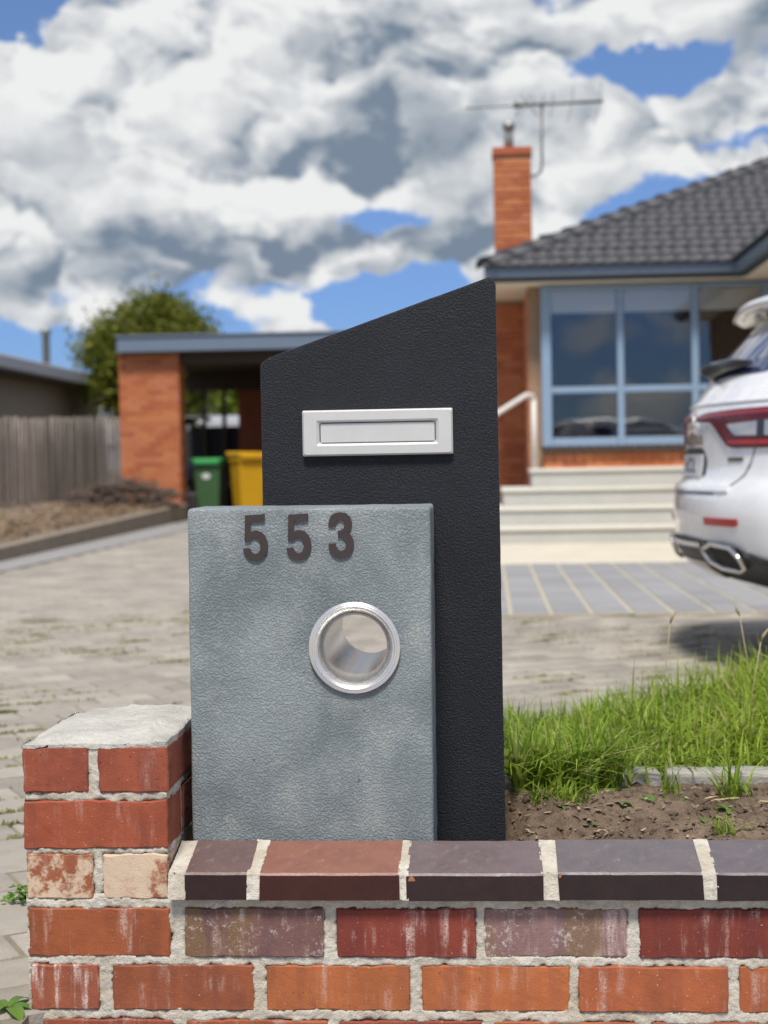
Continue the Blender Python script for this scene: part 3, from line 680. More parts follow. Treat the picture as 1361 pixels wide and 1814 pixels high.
# glazed coping bricks, tilted forwards
COPING = [(-.495, -.391, CP(114, 92, 88)), (-.374, -.147, CP(146, 100, 84)), (-.136, .081, CP(118, 104, 104)), (.105, .333, CP(112, 104, 104)), (.353, .58, CP(110, 102, 104)), (.60, .83, CP(118, 104, 104)), (.85, 1.08, CP(112, 104, 104)), (1.1, 1.33, CP(122, 100, 94)), (1.35, 1.58, CP(112, 104, 104)), (1.6, 1.83, CP(112, 100, 100))]
TILT = R(12)
def coping_brick(L, seed, d=.122, h=.042):
    nx = max(8, int(L/.012)); bm = bmesh.new(); prof = [(0, 0), (0, h-.003), (.003, h), (d-.003, h), (d, h-.003), (d, 0)]
    ct, st = math.cos(TILT), math.sin(TILT); rings = []
    for i in range(nx+1):
        x = -L/2+L*i/nx; r = []
        for (y, z) in prof:
            p = Vector((x, y*ct+(z-h)*st, y*st+(z-h)*ct)); n_ = noise.noise_vector(p*40+Vector((seed*5, 0, seed)))
            end = 1.8 if i in (0, nx) else .5
            p += Vector((n_.x*.003*(i in (0, nx)), n_.y*.0012*end, n_.z*.0012*end)); r.append(bm.verts.new(p))
        rings.append(r)
    for a, b in zip(rings, rings[1:]):
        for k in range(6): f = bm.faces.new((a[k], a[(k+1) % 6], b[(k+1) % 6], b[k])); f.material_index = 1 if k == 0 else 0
    bm.faces.new(rings[0]); bm.faces.new(rings[-1]); me = bm_mesh('coping_brick', bm); me.materials.append(MATS['glazed_brick']); me.materials.append(MATS['glazed_front_shaded']); return me
CZ = .2265+.12
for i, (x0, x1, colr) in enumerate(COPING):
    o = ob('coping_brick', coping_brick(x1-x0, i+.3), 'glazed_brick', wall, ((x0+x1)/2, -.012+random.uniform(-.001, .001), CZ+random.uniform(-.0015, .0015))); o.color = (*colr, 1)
# coping mortar (swept a few millimetres under the coping faces, lumpy)
def coping_mortar(xa, xb, seed):
    st = .0035; nx = max(6, int((xb-xa)/st)); ct, sn = math.cos(TILT), math.sin(TILT); h = .042; V = []; prof = []
    for k in range(15): prof.append((0, -h+h*k/14, 0))
    for k in range(1, 40): prof.append((.122*k/39, 0, 1))
    for i in range(nx+1):
        x = xa+(xb-xa)*i/nx
        for (y, z, top) in prof:
            n1 = noise.noise(Vector((x*40, y*40+z*30, seed))); n2 = noise.noise(Vector((x*120, y*120, z*120+seed)))
            o = -.0015+.003*n1+.002*n2
            yy, zz = (y, z+o) if top else (y-o, z)
            V.append((x, -.012+yy*ct+zz*sn, CZ+yy*sn+zz*ct))
    return np_mesh('mortar', V, grid_faces(nx+1, len(prof)))
xs_ = [(-.522, -.493)]+[(COPING[i][1]-.003, COPING[i+1][0]+.003) for i in range(len(COPING)-1)]
for k, (a, b) in enumerate(xs_): ob('mortar', coping_mortar(a, b, k*1.3), 'mortar', wall)
for k, (x, z, s) in enumerate(((-.128, -.017, .011), (-.004, -.033, .010), (.072, -.022, .008), (.108, -.002, .004))):
    poly = [(s*math.cos(t)*random.uniform(.6, 1.2)*(1.5 if k == 1 else .6), s*math.sin(t)*random.uniform(.6, 1.1)*(.5 if k == 1 else 1.2)) for t in np.linspace(0, 5.8, 9)]
    c = ob('chip', None, None, wall) if False else prism('chip', 'chip', wall, poly, lambda u, v, w: (x+u, -.0135-.21*(z+v)+w-.004, CZ+z+v), .003)

# ================================================================== LETTERBOX
lb = empty('letterbox', (-.24, 2.56, .18)); tag(lb, 'two-block rendered letterbox, grey front block before a taller charcoal block, number 553', 'letterbox')
def rel_(p): return (p[0]+.24, p[1]-2.56, p[2]-.18)
def render_block(name, mat, poly, y0, y1, bev, amp, seed):
    bm = bmesh.new()
    a = [bm.verts.new(rel_((x, y0, z))) for x, z in poly]; b = [bm.verts.new(rel_((x, y1, z))) for x, z in poly]; n = len(poly)
    bm.faces.new(a); bm.faces.new(b[::-1])
    for i in range(n): bm.faces.new((a[i], b[i], b[(i+1) % n], a[(i+1) % n]))
    bmesh.ops.recalc_face_normals(bm, faces=bm.faces)
    bmesh.ops.bevel(bm, geom=bm.edges[:], offset=bev, segments=3, profile=.5, affect='EDGES')
    for no, lo, hi, k in (((1, 0, 0), -.3, .3, 60), ((0, 0, 1), -.2, 1.1, 110), ((0, 1, 0), 0, .4, 14)):
        for i in range(1, k): bmesh.ops.bisect_plane(bm, geom=bm.verts[:]+bm.edges[:]+bm.faces[:], plane_co=Vector(no)*(lo+(hi-lo)*i/k), plane_no=no)
    s = Vector((seed, seed*2, 0))
    for v in bm.verts: v.co += noise.noise_vector(v.co*11+s)*amp*.7+noise.noise_vector(v.co*45+s)*amp*.45
    me = bm_mesh(name, bm, False); me.shade_smooth(); return ob(name, me, mat, lb)
g = render_block('front_block', 'grey_render', [(-.506, .12), (-.097, .12), (-.093, .809), (-.502, .8115)], 2.561, 2.742, .006, .0016, 1.)
k_ = render_block('tall_block', 'charcoal_render', [(-.402, .10), (.026, .10), (.023, 1.197), (.013, 1.2095), (-.385, 1.075), (-.400, 1.063)], 2.741, 2.93, .004, .0011, 6.)
RC = (-.2235, .575)
def cyl(r, y0, y1, x=RC[0], z=RC[1]):
    bm = bmesh.new(); add_tube(bm, [(x, y0, z), (x, y1, z)], r, 64); return ob('cut', bm_mesh('cut', bm))
bpy.context.view_layer.update()
for blk in (g, k_):
    boolean(blk, cyl(.0585, 2.4, 3.1)); blk.data.shade_smooth() if hasattr(blk.data, 'shade_smooth') else None
def lathe(name, mat, parent, prof, n=72, close=False):
    V = []; Fq = []
    for i in range(n):
        a = 2*math.pi*i/n
        for (r, y) in prof: V.append(rel_((RC[0]+r*math.cos(a), y, RC[1]+r*math.sin(a))))
    m = len(prof)
    for i in range(n):
        j = (i+1) % n
        for k in range(m-1): Fq.append((i*m+k, i*m+k+1, j*m+k+1, j*m+k))
    me = np_mesh(name, V, Fq); me.shade_smooth(); return ob(name, me, mat, parent)
nt_ = lathe('newspaper_tube', 'steel', lb, [(.0565, 2.935), (.0545, 2.93), (.0525, 2.90), (.0522, 2.70), (.0522, 2.592), (.0530, 2.580), (.0560, 2.569), (.0605, 2.560), (.0640, 2.555), (.0662, 2.5525), (.0672, 2.5520)])
lathe('rim', 'steel', nt_, [(.0670, 2.5535), (.0680, 2.5505), (.0700, 2.5500), (.0712, 2.5512), (.0716, 2.5530), (.0722, 2.5518), (.0738, 2.5520), (.0744, 2.5538), (.0750, 2.5530), (.0766, 2.5540), (.0772, 2.5570), (.0772, 2.5640)])
# numerals
D5 = [(193, 178), (376, 170), (374, 238), (244, 242), (239, 338), (265, 325), (300, 321), (340, 334), (375, 368), (395, 415), (401, 460), (392, 520), (364, 568), (320, 595), (265, 600), (215, 582), (185, 547), (172, 505), (172, 485), (234, 484), (241, 511), (257, 530), (285, 537), (314, 524), (330, 490), (331, 450), (322, 415), (301, 393), (272, 388), (252, 398), (240, 416), (184, 417)]
D3 = [(965, 298), (968, 255), (985, 205), (1020, 173), (1075, 162), (1130, 174), (1170, 210), (1185, 258), (1176, 312), (1150, 350), (1182, 387), (1198, 435), (1195, 492), (1174, 546), (1135, 578), (1080, 588), (1030, 578), (990, 546), (968, 500), (964, 452), (1030, 450), (1038, 490), (1060, 516), (1090, 521), (1115, 504), (1127, 470), (1125, 432), (1110, 407), (1080, 395), (1052, 394), (1052, 335), (1080, 332), (1105, 315), (1115, 285), (1110, 252), (1090, 233), (1065, 233), (1040, 251), (1028, 297)]
KS = 1/5.235/1054
def nump(poly, dx, name, lab, rot=0.):
    P_ = []
    for (u, v) in poly: P_.append((-.4385+(u+dx)*KS, .8317-v*KS))
    o = prism(name, 'numeral_brown', lb, P_, lambda u, v, w: rel_((u, 2.5625-w-.001, v)), .0045); o['label'] = lab
nump(D5, 0, 'numeral', 'dark brown numeral five nearest the left edge'); nump(D5, 403, 'numeral', 'dark brown numeral five in the middle, worn at its foot'); nump(D3, 0, 'numeral', 'dark brown numeral three')
# letter plate with flap
def plate():
    cx_, cz_ = (-.3245-.0568)/2, .9380; w, h = .268, .0815; rings = []
    bm = bmesh.new()
    for (ww, hh, y, r) in ((w, h, 2.742, .002), (w, h, 2.732, .003), (w-.006, h-.006, 2.7285, .004), (w-.05, h-.036, 2.7283, .004), (w-.058, h-.042, 2.7315, .004), (w-.0615, h-.0445, 2.7345, .005), (w-.0615, h-.0445, 2.739, .005)):
        rg = []
        for sx, sz, a0 in ((1, 1, 0), (-1, 1, 90), (-1, -1, 180), (1, -1, 270)):
            for q in range(5):
                a = R(a0+q*22.5); rg.append(bm.verts.new(rel_((cx_+sx*(ww/2-r)+r*math.cos(a), y, cz_+sz*(hh/2-r)+r*math.sin(a)))))
        rings.append(rg)
    for a, b in zip(rings, rings[1:]):
        for k in range(20): bm.faces.new((a[k], a[(k+1) % 20], b[(k+1) % 20], b[k]))
    p = ob('letter_plate', bm_mesh('letter_plate', bm, False), 'satin_plate', lb)
    c = rel_((cx_, 2.735, cz_)); fw, fh = w-.064, h-.047
    f = ob('flap', boxm('flap', -fw/2, fw/2, -.0015, .002, -fh/2, fh/2, bev=.0012), 'satin_plate', p, c)
    ob('slot', boxm('slot', -fw/2-.001, fw/2+.001, .0025, .006, -fh/2-.001, fh/2+.001), 'dark_slot', p, c)
plate()

# ================================================================== HOUSE
hs = empty('house', (0, 18, 0)); tag(hs, 'orange brick house with dark tiled hip roof, pale blue window frames and concrete steps', 'house')
def H(x, y, z): return (x, y-18, z)
def hbox(name, mat, parent, x0, x1, y0, y1, z0, z1, bev=0.):
    return box(name, mat, parent, x0, x1, y0-18, y1-18, z0, z1, bev=bev)
UB = boxm('brick', -.5, .5, -.5, .5, -.5, .5, bev=.04, seg=1)
PAL = [(.50, .165, .062), (.46, .14, .05), (.55, .20, .08), (.42, .12, .05), (.52, .18, .085)]
def brick_face(parent, org, ud, length, z0, z1, prel=(0, 0, 0), lp=.24, hp=.086, skip=None):
    """running-bond bricks standing 6 mm proud of a wall face; ud is the direction along the wall; each a child of parent"""
    ud = Vector(ud); rz = math.atan2(ud.y, ud.x); n = 0; row = 0; z = z0
    while z+.076 <= z1+.001:
        s = -lp/2 if row % 2 else 0.
        while s < length-.03:
            a, b = max(0, s), min(length, s+lp-.010)
            if b-a > .03 and not (skip and skip((a+b)/2, z)):
                c = Vector(org)+ud*((a+b)/2)
                o = ob('brick', UB, 'far_brick', parent, (c.x-prel[0], c.y-prel[1], z+.038-prel[2]), rz)
                o.scale = (b-a, .03, .076); o.color = (*random.choice(PAL), 1); n += 1
            s += lp
        row += 1; z += hp
    return n
def rl(o): return o.location
wf = hbox('wall', 'far_mortar', hs, .665, 3.29, 17.72, 18.2, 0, 1.045); brick_face(wf, (.67, -.28, 0), (1, 0, 0), 2.60, .80, 1.045, wf.location)
wr = hbox('wall', 'far_mortar', hs, -.5, .515, 19.3, 19.5, 0, 2.89); brick_face(wr, (0., 1.3, 0), (1, 0, 0), .51, .52, 2.86, wr.location)
wx_ = hbox('wall', 'far_mortar', hs, .515, .66, 17.80, 19.5, 0, 2.89); brick_face(wx_, (.515, 1.29, 0), (0, -1, 0), 1.48, .6, 2.86, wx_.location, lp=.24)
ww_ = hbox('wall', 'far_mortar', hs, 3.3, 3.5, 12.5, 19.5, 0, 2.89)
ubv = np.array([v.co[:] for v in UB.vertices]); ubf = [list(p.vertices) for p in UB.polygons]
brick_face(ww_, (3.30, -.10, 0), (0, -1, 0), .9, 2.0, 2.78, ww_.location)
hbox('wall', 'far_mortar', hs, 3.5, 9, 12.5, 12.7, 0, 2.89); hbox('wall', 'far_mortar', hs, -.5, -.3, 19.5, 27, 0, 2.89)
# dark sill bricks under the window
sill = hbox('sill', 'far_mortar', hs, .64, 3.27, 17.66, 17.719, 1.0, 1.05)
for k in range(24): 
    o = ob('brick', UB, 'far_brick', sill, (-1.33+.055+k*.111, -.02, .03), 0); o.scale = (.085, .10, .06); o.color = (.06, .045, .045, 1); o.rotation_euler[0] = -.2
# window: frame bars, panes, blinds
win = ob('window', None, None, hs, H(0, 17.66, 0))
box('side_panel', 'blue_frame', win, .662, .70, .072, .5, 1.052, 2.875)
WX = [.70, .785, 1.545, 1.63, 2.40, 2.485, 3.22, 3.30]
for a, b in ((.655, .765), (1.51, 1.585), (2.345, 2.425), (3.14, 3.24)): box('mullion', 'blue_frame', win, a, b, -.05, .07, 1.052, 2.875, bev=.008)
for z0, z1 in ((1.055, 1.145), (1.655, 1.725), (2.82, 2.873)):
    for a, b in ((.765, 1.51), (1.585, 2.345), (2.425, 3.14)): box('transom', 'blue_frame', win, a+.001, b-.001, -.043, .06, z0, z1, bev=.006)
for a, b in ((.765, 1.51), (1.585, 2.345), (2.425, 3.14)):
    box('pane', 'window_glass', win, a, b, .0, .006, 1.145, 1.655); box('pane', 'window_glass', win, a, b, .0, .006, 1.725, 2.82)
    box('blind', 'blind', win, a+.004, b-.004, .012, .016, 2.565, 2.82)
# room behind the window
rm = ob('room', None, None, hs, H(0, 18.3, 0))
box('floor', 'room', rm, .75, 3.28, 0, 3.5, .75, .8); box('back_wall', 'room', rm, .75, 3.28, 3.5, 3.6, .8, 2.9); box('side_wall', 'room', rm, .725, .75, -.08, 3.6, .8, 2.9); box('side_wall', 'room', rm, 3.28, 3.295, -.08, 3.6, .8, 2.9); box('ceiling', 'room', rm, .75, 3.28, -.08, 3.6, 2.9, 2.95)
def lathe_z(name, mat, parent, loc, prof, n=20):
    V = []; Fq = []; m = len(prof)
    for i in range(n):
        a = 2*math.pi*i/n
        for r, z in prof: V.append((r*math.cos(a), r*math.sin(a), z))
    for i in range(n):
        j = (i+1) % n
        for k in range(m-1): Fq.append((i*m+k, i*m+k+1, j*m+k+1, j*m+k))
    me = np_mesh(name, V, Fq); me.shade_smooth(); return ob(name, me, mat, parent, loc)
vs_ = lathe_z('ornament', 'ornament', None, (1.22, 18.05, 1.06), [(.0, 0), (.09, .0), (.16, .04), (.15, .09), (.06, .14), (.04, .2), (.07, .26), (.05, .31), (.0, .32)])
tag(vs_, 'pinkish ornament standing just behind the lower left window pane', 'ornament')
st_ = box('shelf', 'room', None, .8, 3.2, 17.85, 18.28, 1.046, 1.058); tag(st_, 'low dark shelf inside the room behind the lower window panes', 'shelf')
tb = empty('table', (2.05, 18.9, .8)); tag(tb, 'pale table inside the room behind the middle lower pane', 'table')
box('table_top', 'table_white', tb, -.55, .55, -.2, .3, .44, .48)
for sx in (-.5, .46):
    for sy in (-.17, .23): box('leg', 'table_white', tb, sx, sx+.04, sy, sy+.04, 0, .44)
# soffit, fascia, gutters
hbox('soffit', 'soffit', hs, .06, 3.3, 17.32, 19.3, 2.89, 2.92); hbox('soffit', 'soffit', hs, 2.9, 3.3, 12.4, 17.318, 2.89, 2.92)
hbox('window_head', 'soffit', hs, .6, 3.3, 17.95, 18.0, 2.90, 2.935) if False else None
gt = hbox('gutter', 'gutter_paint', hs, .02, 2.83, 17.22, 17.33, 2.935, 3.065, bev=.02); hbox('fascia', 'gutter_dark', hs, .05, 2.87, 17.30, 17.345, 2.89, 2.945)
hbox('gutter', 'gutter_paint', hs, 2.78, 2.89, 12.3, 17.218, 2.935, 3.065, bev=.02); hbox('fascia', 'gutter_dark', hs, 2.86, 2.905, 12.3, 17.29, 2.89, 2.945)
hbox('gutter', 'gutter_paint', hs, .02, .13, 17.335, 27, 2.935, 3.065, bev=.02); hbox('fascia', 'gutter_dark', hs, .09, .13, 17.35, 27, 2.89, 2.945)
# roof planes
TP = .455; GZ = 3.045; X0, Y0, XV = .04, 17.23, 2.80
def zr(t): return GZ+TP*t
def sheet(name, mat, parent, pts):
    bm = bmesh.new(); bm.faces.new([bm.verts.new(p) for p in pts]); return ob(name, bm_mesh(name, bm), mat, parent)
roof = sheet('roof', 'gutter_dark', hs, [H(X0, Y0, zr(0)), H(XV, Y0, zr(0)), H(XV+5, Y0+5, zr(5)), H(X0+5, Y0+5, zr(5))])
sheet('underlay', 'gutter_dark', roof, [H(X0, Y0, zr(0)), H(X0+5, Y0+5, zr(5)), H(X0+5, 28, zr(5)), H(X0, 33, zr(0))])
sheet('underlay', 'gutter_dark', roof, [H(XV, Y0, zr(0)), H(XV, 12.2, zr(0)), H(XV+3.4, 15.6, zr(3.4)), H(XV+3.4, Y0+3.4, zr(3.4))])
sheet('underlay', 'gutter_dark', roof, [H(XV+3.4, 15.6, zr(3.4)), H(XV, 12.2, zr(0)), H(XV+8, 12.2, zr(0)), H(XV+5, 15.6, zr(3.4))])
sheet('underlay', 'gutter_dark', roof, [H(X0+5, Y0+5, zr(5)), H(12, Y0+5, zr(5)), H(12, 28, zr(5)), H(X0+5, 28, zr(5))])
def tile_mesh(w=.31, l=.34, nx=16):
    V = []; Fq = []; prof = []
    for i in range(nx+1):
        u = i/nx; c = abs(math.sin(math.pi*2*u)); prof.append((u*w-w/2, .012+.023*c**.75))
    for (x, z) in prof: V += [(x, 0, z+.022), (x, l, z-.004), (x, 0, z-.004)]
    for i in range(nx): a = i*3; b = a+3; Fq += [(a, b, b+1, a+1), (a+2, b+2, b, a)]
    me = np_mesh('tile', V, Fq); me.shade_auto_smooth() if hasattr(me, 'shade_auto_smooth') else None; return me
TM = tile_mesh(); SL = math.atan(TP); dl = .27
nT = 0
for j in range(18):
    t = .01+j*dl*math.cos(SL)*1.05
    a, b = X0+t-.06, XV+t+.1
    n = int((b-a)/.31)+1
    for i in range(n):
        x = a+.15+i*.31-.10*(j % 2)
        if x > b+.1: continue
        o = ob('tile', TM, 'roof_tile', roof, H(x, Y0+t-.06, zr(t)-.02+random.uniform(-.003, .003))); o.rotation_euler = (SL, 0, random.uniform(-.006, .006)); nT += 1
for j in range(8):
    t = .01+j*dl*math.cos(SL)*1.05
    for i in range(9):
        y = Y0+t-.15-i*.31
        if y < 14.6: continue
        o = ob('tile', TM, 'roof_tile', roof, H(XV+t-.06, y, zr(t)-.02)); o.rotation_euler = (SL, 0, -math.pi/2); nT += 1
# hip caps
capm = bmesh.new(); 
for s in range(2): pass
V = []; Fq = []
for q in range(9):
    a = math.pi*q/8
    for (y, r, dz) in ((0, .150, .022), (.40, .130, 0), (0, .130, .0)): V.append((r*math.cos(a), y, r*.85*math.sin(a)+dz))
for q in range(8): a = q*3; b = a+3; Fq += [(a, b, b+1, a+1), (a, a+2, b+2, b)]
capm.free(); CM = np_mesh('hip_cap', V, Fq); CM.shade_smooth()
hd = Vector((1, 1, TP)).normalized(); hl = math.asin(hd.z)
for k in range(20):
    p = Vector(H(X0-.02, Y0-.02, zr(0)+.02))+hd*(k*.36)
    o = ob('hip_cap', CM, 'roof_tile', roof, p+Vector((.02, .02, -.035))); o.rotation_euler = (hl, 0, -math.pi/4)
# chimney
chx0, chx1, chy0, chy1 = .18, .63, 20.0, 20.45
chim = hbox('chimney', 'far_mortar', hs, chx0, chx1, chy0, chy1, 2.7, 4.83)
zc = 2.9; row = 0
while zc < 4.78:
    for (org, ud) in (((chx0, chy0-18, 0), (1, 0, 0)), ((chx0, chy1-18, 0), (0, -1, 0)), ((chx1, chy0-18, 0), (0, 1, 0))):
        L = .45; cuts = [(0, .22), (.23, .45)] if row % 2 == 0 else [(0, .105), (.115, .335), (.345, .45)]
        for a, b in cuts:
            c = Vector(org)+Vector(ud)*((a+b)/2)
            o = ob('brick', UB, 'far_brick', chim, (c.x-chim.location.x, c.y-chim.location.y, zc+.038-chim.location.z), math.atan2(ud[1], ud[0])); o.scale = (b-a, .03, .074); o.color = (*random.choice(PAL), 1)
    zc += .086; row += 1
cap = hbox('chimney_cap', 'far_brick', chim, .15, .66, 19.97, 20.48, 4.83, 4.935, bev=.01); cap.color = (.40, .11, .05, 1); cap.location -= chim.location
fl = tube('flue', 'pipe_metal', chim, [(0, 0, 0), (0, 0, .2), (0, 0, .27), (0, 0, .275), (0, 0, .36)], [.065, .058, .05, .08, .085], 14); fl.location = Vector(H(.37, 20.2, 4.93))-chim.location
# concrete steps
stp = empty('steps', (1.7, 16.3, 0)); tag(stp, 'pale concrete entry steps leading up to the house', 'steps')
for k, (x0, y0, z0, z1) in enumerate(((-.45, 16.25, .015, .20), (-.30, 16.55, .201, .40), (.19, 16.85, .401, .60), (.51, 17.15, .601, .805))):
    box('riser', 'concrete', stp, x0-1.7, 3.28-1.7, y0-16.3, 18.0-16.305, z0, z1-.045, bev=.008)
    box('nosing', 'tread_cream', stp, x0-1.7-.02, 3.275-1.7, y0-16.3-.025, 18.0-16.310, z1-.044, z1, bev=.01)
# handrail
hr = empty('handrail', (.55, 17.3, .805)); tag(hr, 'white tubular handrail sloping down beside the steps', 'handrail')
tube('post', 'rail_white', hr, [(0, 0, 0), (0, 0, .78)], .03, 10)
tube('rail', 'rail_white', hr, [(0, 0, .76), (-.02, -.02, .82), (-.08, -.06, .825), (-.5, -.45, .56), (-.78, -.72, .35)], .028, 10)
tube('post', 'rail_white', hr, [(-.76, -.70, .38), (-.76, -.70, -.60)], .026, 10)
# aerial
ae = empty('aerial', (.66, 20.3, 4.60)); tag(ae, 'rusty television aerial on a bent mast beside the chimney', 'aerial')
def A(x, y, z): return (x-.66, y-20.3, z-4.60)
tube('mast', 'aerial_metal', ae, [A(.63, 20.3, 4.62), A(.70, 20.3, 4.61), A(.78, 20.3, 4.66), A(.80, 20.3, 4.78), A(.803, 20.3, 5.56)], .017, 8)
tube('boom', 'aerial_metal', ae, [A(-.184, 20.3, 5.516), A(.5, 20.3, 5.527)], .009, 6); tube('boom', 'aerial_metal', ae, [A(.47, 20.28, 5.527), A(1.60, 20.28, 5.545)], .019, 6)
for x, l, tl in ((.47, .16, 0.), (.60, .22, .12), (.60, .22, -.12), (.70, .2, 0), (.83, .2, .02), (.95, .24, .04), (1.2, .30, .06), (1.56, .34, .08)):
    tube('element', 'aerial_metal', ae, [A(x-tl*1.3, 20.0, 5.54-l), A(x, 20.28, 5.54), A(x+tl*.5, 20.56, 5.54+l*.9)], .006, 5)
tube('insulator', 'aerial_metal', ae, [A(.44, 20.27, 5.525), A(.52, 20.27, 5.528)], .04, 8)

# ================================================================== CARPORT
cp = empty('carport', (-4.5, 25.5, 0)); tag(cp, 'flat roofed brick carport with blue grey fascia', 'carport')
def CB(name, mat, x0, x1, y0, y1, z0, z1, bev=0., parent=None): return box(name, mat, parent or cp, x0+4.5, x1+4.5, y0-25.5, y1-25.5, z0, z1, bev=bev)
pr = CB('pier', 'far_mortar', -6.10, -5.10, 25.5, 25.95, 0, 2.815)
brick_face(pr, (-6.1+4.5, 0, 0), (1, 0, 0), 1.0, .22, 2.80, pr.location); brick_face(pr, (-5.1+4.5, 0, 0), (0, 1, 0), .45, .22, 2.80, pr.location)
CB('fascia', 'gutter_paint', -6.08, .2, 25.28, 25.36, 2.82, 3.07, .01); CB('capping', 'gutter_paint', -6.1, .2, 25.25, 25.40, 3.072, 3.10, .008)
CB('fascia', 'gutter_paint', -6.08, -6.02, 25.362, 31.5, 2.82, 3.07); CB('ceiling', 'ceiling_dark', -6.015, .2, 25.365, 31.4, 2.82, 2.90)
CB('beam', 'stain_beam', -6.0, .2, 30.9, 31.2, 2.45, 2.81); CB('beam', 'stain_beam', -5.09, .2, 25.6, 25.75, 2.62, 2.815)
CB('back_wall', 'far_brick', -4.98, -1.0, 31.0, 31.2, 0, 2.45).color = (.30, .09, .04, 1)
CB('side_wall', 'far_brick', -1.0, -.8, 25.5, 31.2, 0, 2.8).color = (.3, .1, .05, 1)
for x in (-5.68, -5.27): CB('post', 'stain_beam', x-.04, x+.04, 30.95, 31.03, 0, 2.45)
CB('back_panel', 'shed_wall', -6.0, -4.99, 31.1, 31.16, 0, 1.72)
# ------------------------------------------------------------------ things in the carport
def wheelie(name, x, y, w, h, body, lid, label, rz, tilt=0.):
    r = empty(name, (x, y, .0), rz); tag(r, label, 'bin', 'wheelie bins in the carport')
    d_ = w*1.05; V = []
    bm = bmesh.new(); rings = []
    for (z, k) in ((.06, .74), (.10, .77), (h*.6, .90), (h*.86, .96), (h*.87, 1.04), (h*.93, 1.05)):
        rg = []
        for sx, sy in ((-1, -1), (1, -1), (1, 1), (-1, 1)):
            for q in range(3):
                a = math.atan2(sy, sx)+(q-1)*.35; rr = .04
                rg.append(bm.verts.new((sx*(w*k/2-rr)+rr*math.cos(a)*1.2, sy*(d_*k/2-rr)+rr*math.sin(a)*1.2, z)))
        rings.append(rg)
    for a, b in zip(rings, rings[1:]):
        for k in range(12): bm.faces.new((a[k], a[(k+1) % 12], b[(k+1) % 12], b[k]))
    bm.faces.new(rings[0]); bm.faces.new(rings[-1]); ob('body', bm_mesh('body', bm), body, r)
    bm = bmesh.new(); add_box(bm, -w*.56, w*.56, -d_*.58, d_*.56, h*.935, h*1.0, bev=.03, seg=3)
    add_box(bm, -w*.45, w*.45, -d_*.62, -d_*.52, h*.90, h*.97, bev=.015)
    ob('lid', bm_mesh('lid', bm), lid, r)
    tube('handle', lid if name == 'yellow_bin' else body, r, [(-w*.55, d_*.62, h*.99), (w*.55, d_*.62, h*.99)], .028, 8)
    for s in (-1, 1):
        bm = bmesh.new(); add_tube(bm, [(s*w*.36, d_*.34, .10), (s*w*.46, d_*.34, .10)], .10, 16); ob('wheel', bm_mesh('wheel', bm), 'rubber', r)
    return r
gb = wheelie('green_bin', -4.75, 26.3, .47, 1.045, 'bin_green', 'bin_lid', 'green wheelie bin with bright green lid in the carport', 0.)
prism('decal', 'decal_white', gb, [(.075*math.cos(t)*(1+.2*math.sin(5*t)), .05*math.sin(t)) for t in np.linspace(0, 6.0, 16)], lambda u, v, w: (u-.02, -.2235-w-.012, .74+v), .004)
wheelie('yellow_bin', -4.0, 25.8, .50, 1.13, 'bin_yellow', 'bin_yellow', 'tall yellow wheelie bin half hidden behind the letterbox', R(28))
tp = ob('tarp_bundle', boxm('tarp_bundle', -.2, .2, -.2, .2, 0, .36, bev=.1, seg=3), 'tarp', None, (-5.16, 26.9, .62)); tag(tp, 'blue grey tarp bundle left of the green bin', 'tarp')
cr_ = empty('workbench', (-4.6, 27.4, 0)); tag(cr_, 'dark timber bench behind the bins in the carport', 'bench')
box('bench_top', 'stain_beam', cr_, -.8, .9, -.75, .3, .56, .62)
for sx in (-.75, .8):
    for sy in (-.70, .2): box('leg', 'stain_beam', cr_, sx, sx+.06, sy, sy+.06, 0, .56)
tag(lathe_z('tub', 'grey_tub', None, (-5.08, 26.2, 0), [(0, 0), (.13, 0), (.16, .42), (.18, .43), (.18, .45), (.15, .45), (.13, .02), (0, .02)]), 'small grey tub at the foot of the green bin', 'tub')
# shed seen through the carport
sh = empty('shed', (-6.0, 34.5, 0)); tag(sh, 'dark garden shed with pale metal roof seen through the carport', 'shed')
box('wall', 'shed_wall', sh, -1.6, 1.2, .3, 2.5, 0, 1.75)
for k in range(2): box('roof_sheet', 'shed_roof', sh, -.20-.1*(1-k), 1.3, -.2+.3*k, .1+.3*k, 1.78+.14*k, 1.905+.14*k)
box('roof', 'shed_roof', sh, -1.6, 1.25, .4, 2.6, 2.05, 2.07)

# ================================================================== KERB BED, FENCE, NEIGHBOUR
def kx(y): return -4.69-.0305*(y-14.56)
def kh(y): return .15+.012*(y-14.56)
kb = empty('kerb', (-4.8, 16, 0)); tag(kb, 'weathered timber kerb along the left side of the driveway', 'kerb')
for k in range(9):
    y0 = 7.6+k*2.02; y1 = y0+2.0
    pts = []
    bm = bmesh.new()
    c = [(kx(y0), y0, 0), (kx(y0)-.12, y0, 0), (kx(y0)-.12, y0, kh(y0)), (kx(y0), y0, kh(y0)), (kx(y1), y1, 0), (kx(y1)-.12, y1, 0), (kx(y1)-.12, y1, kh(y1)), (kx(y1), y1, kh(y1))]
    vs = [bm.verts.new((p[0]+4.8, p[1]-16, p[2])) for p in c]
    for f in ((0, 1, 2, 3), (7, 6, 5, 4), (0, 3, 7, 4), (1, 5, 6, 2), (3, 2, 6, 7), (0, 4, 5, 1)): bm.faces.new([vs[i] for i in f])
    bmesh.ops.bevel(bm, geom=bm.edges[:], offset=.012, segments=1, affect='EDGES'); ob('sleeper', bm_mesh('sleeper', bm), 'sleeper', kb)
V = []; ny = 60
for i in range(14):
    for j in range(ny):
        y = 6+20.5*j/(ny-1); x = kx(y)-.1-(7.9-4.8)*i/13; V.append((x, y, kh(y)-.03+.09*i/13+.03*fbm(x, y, 0, 2)))
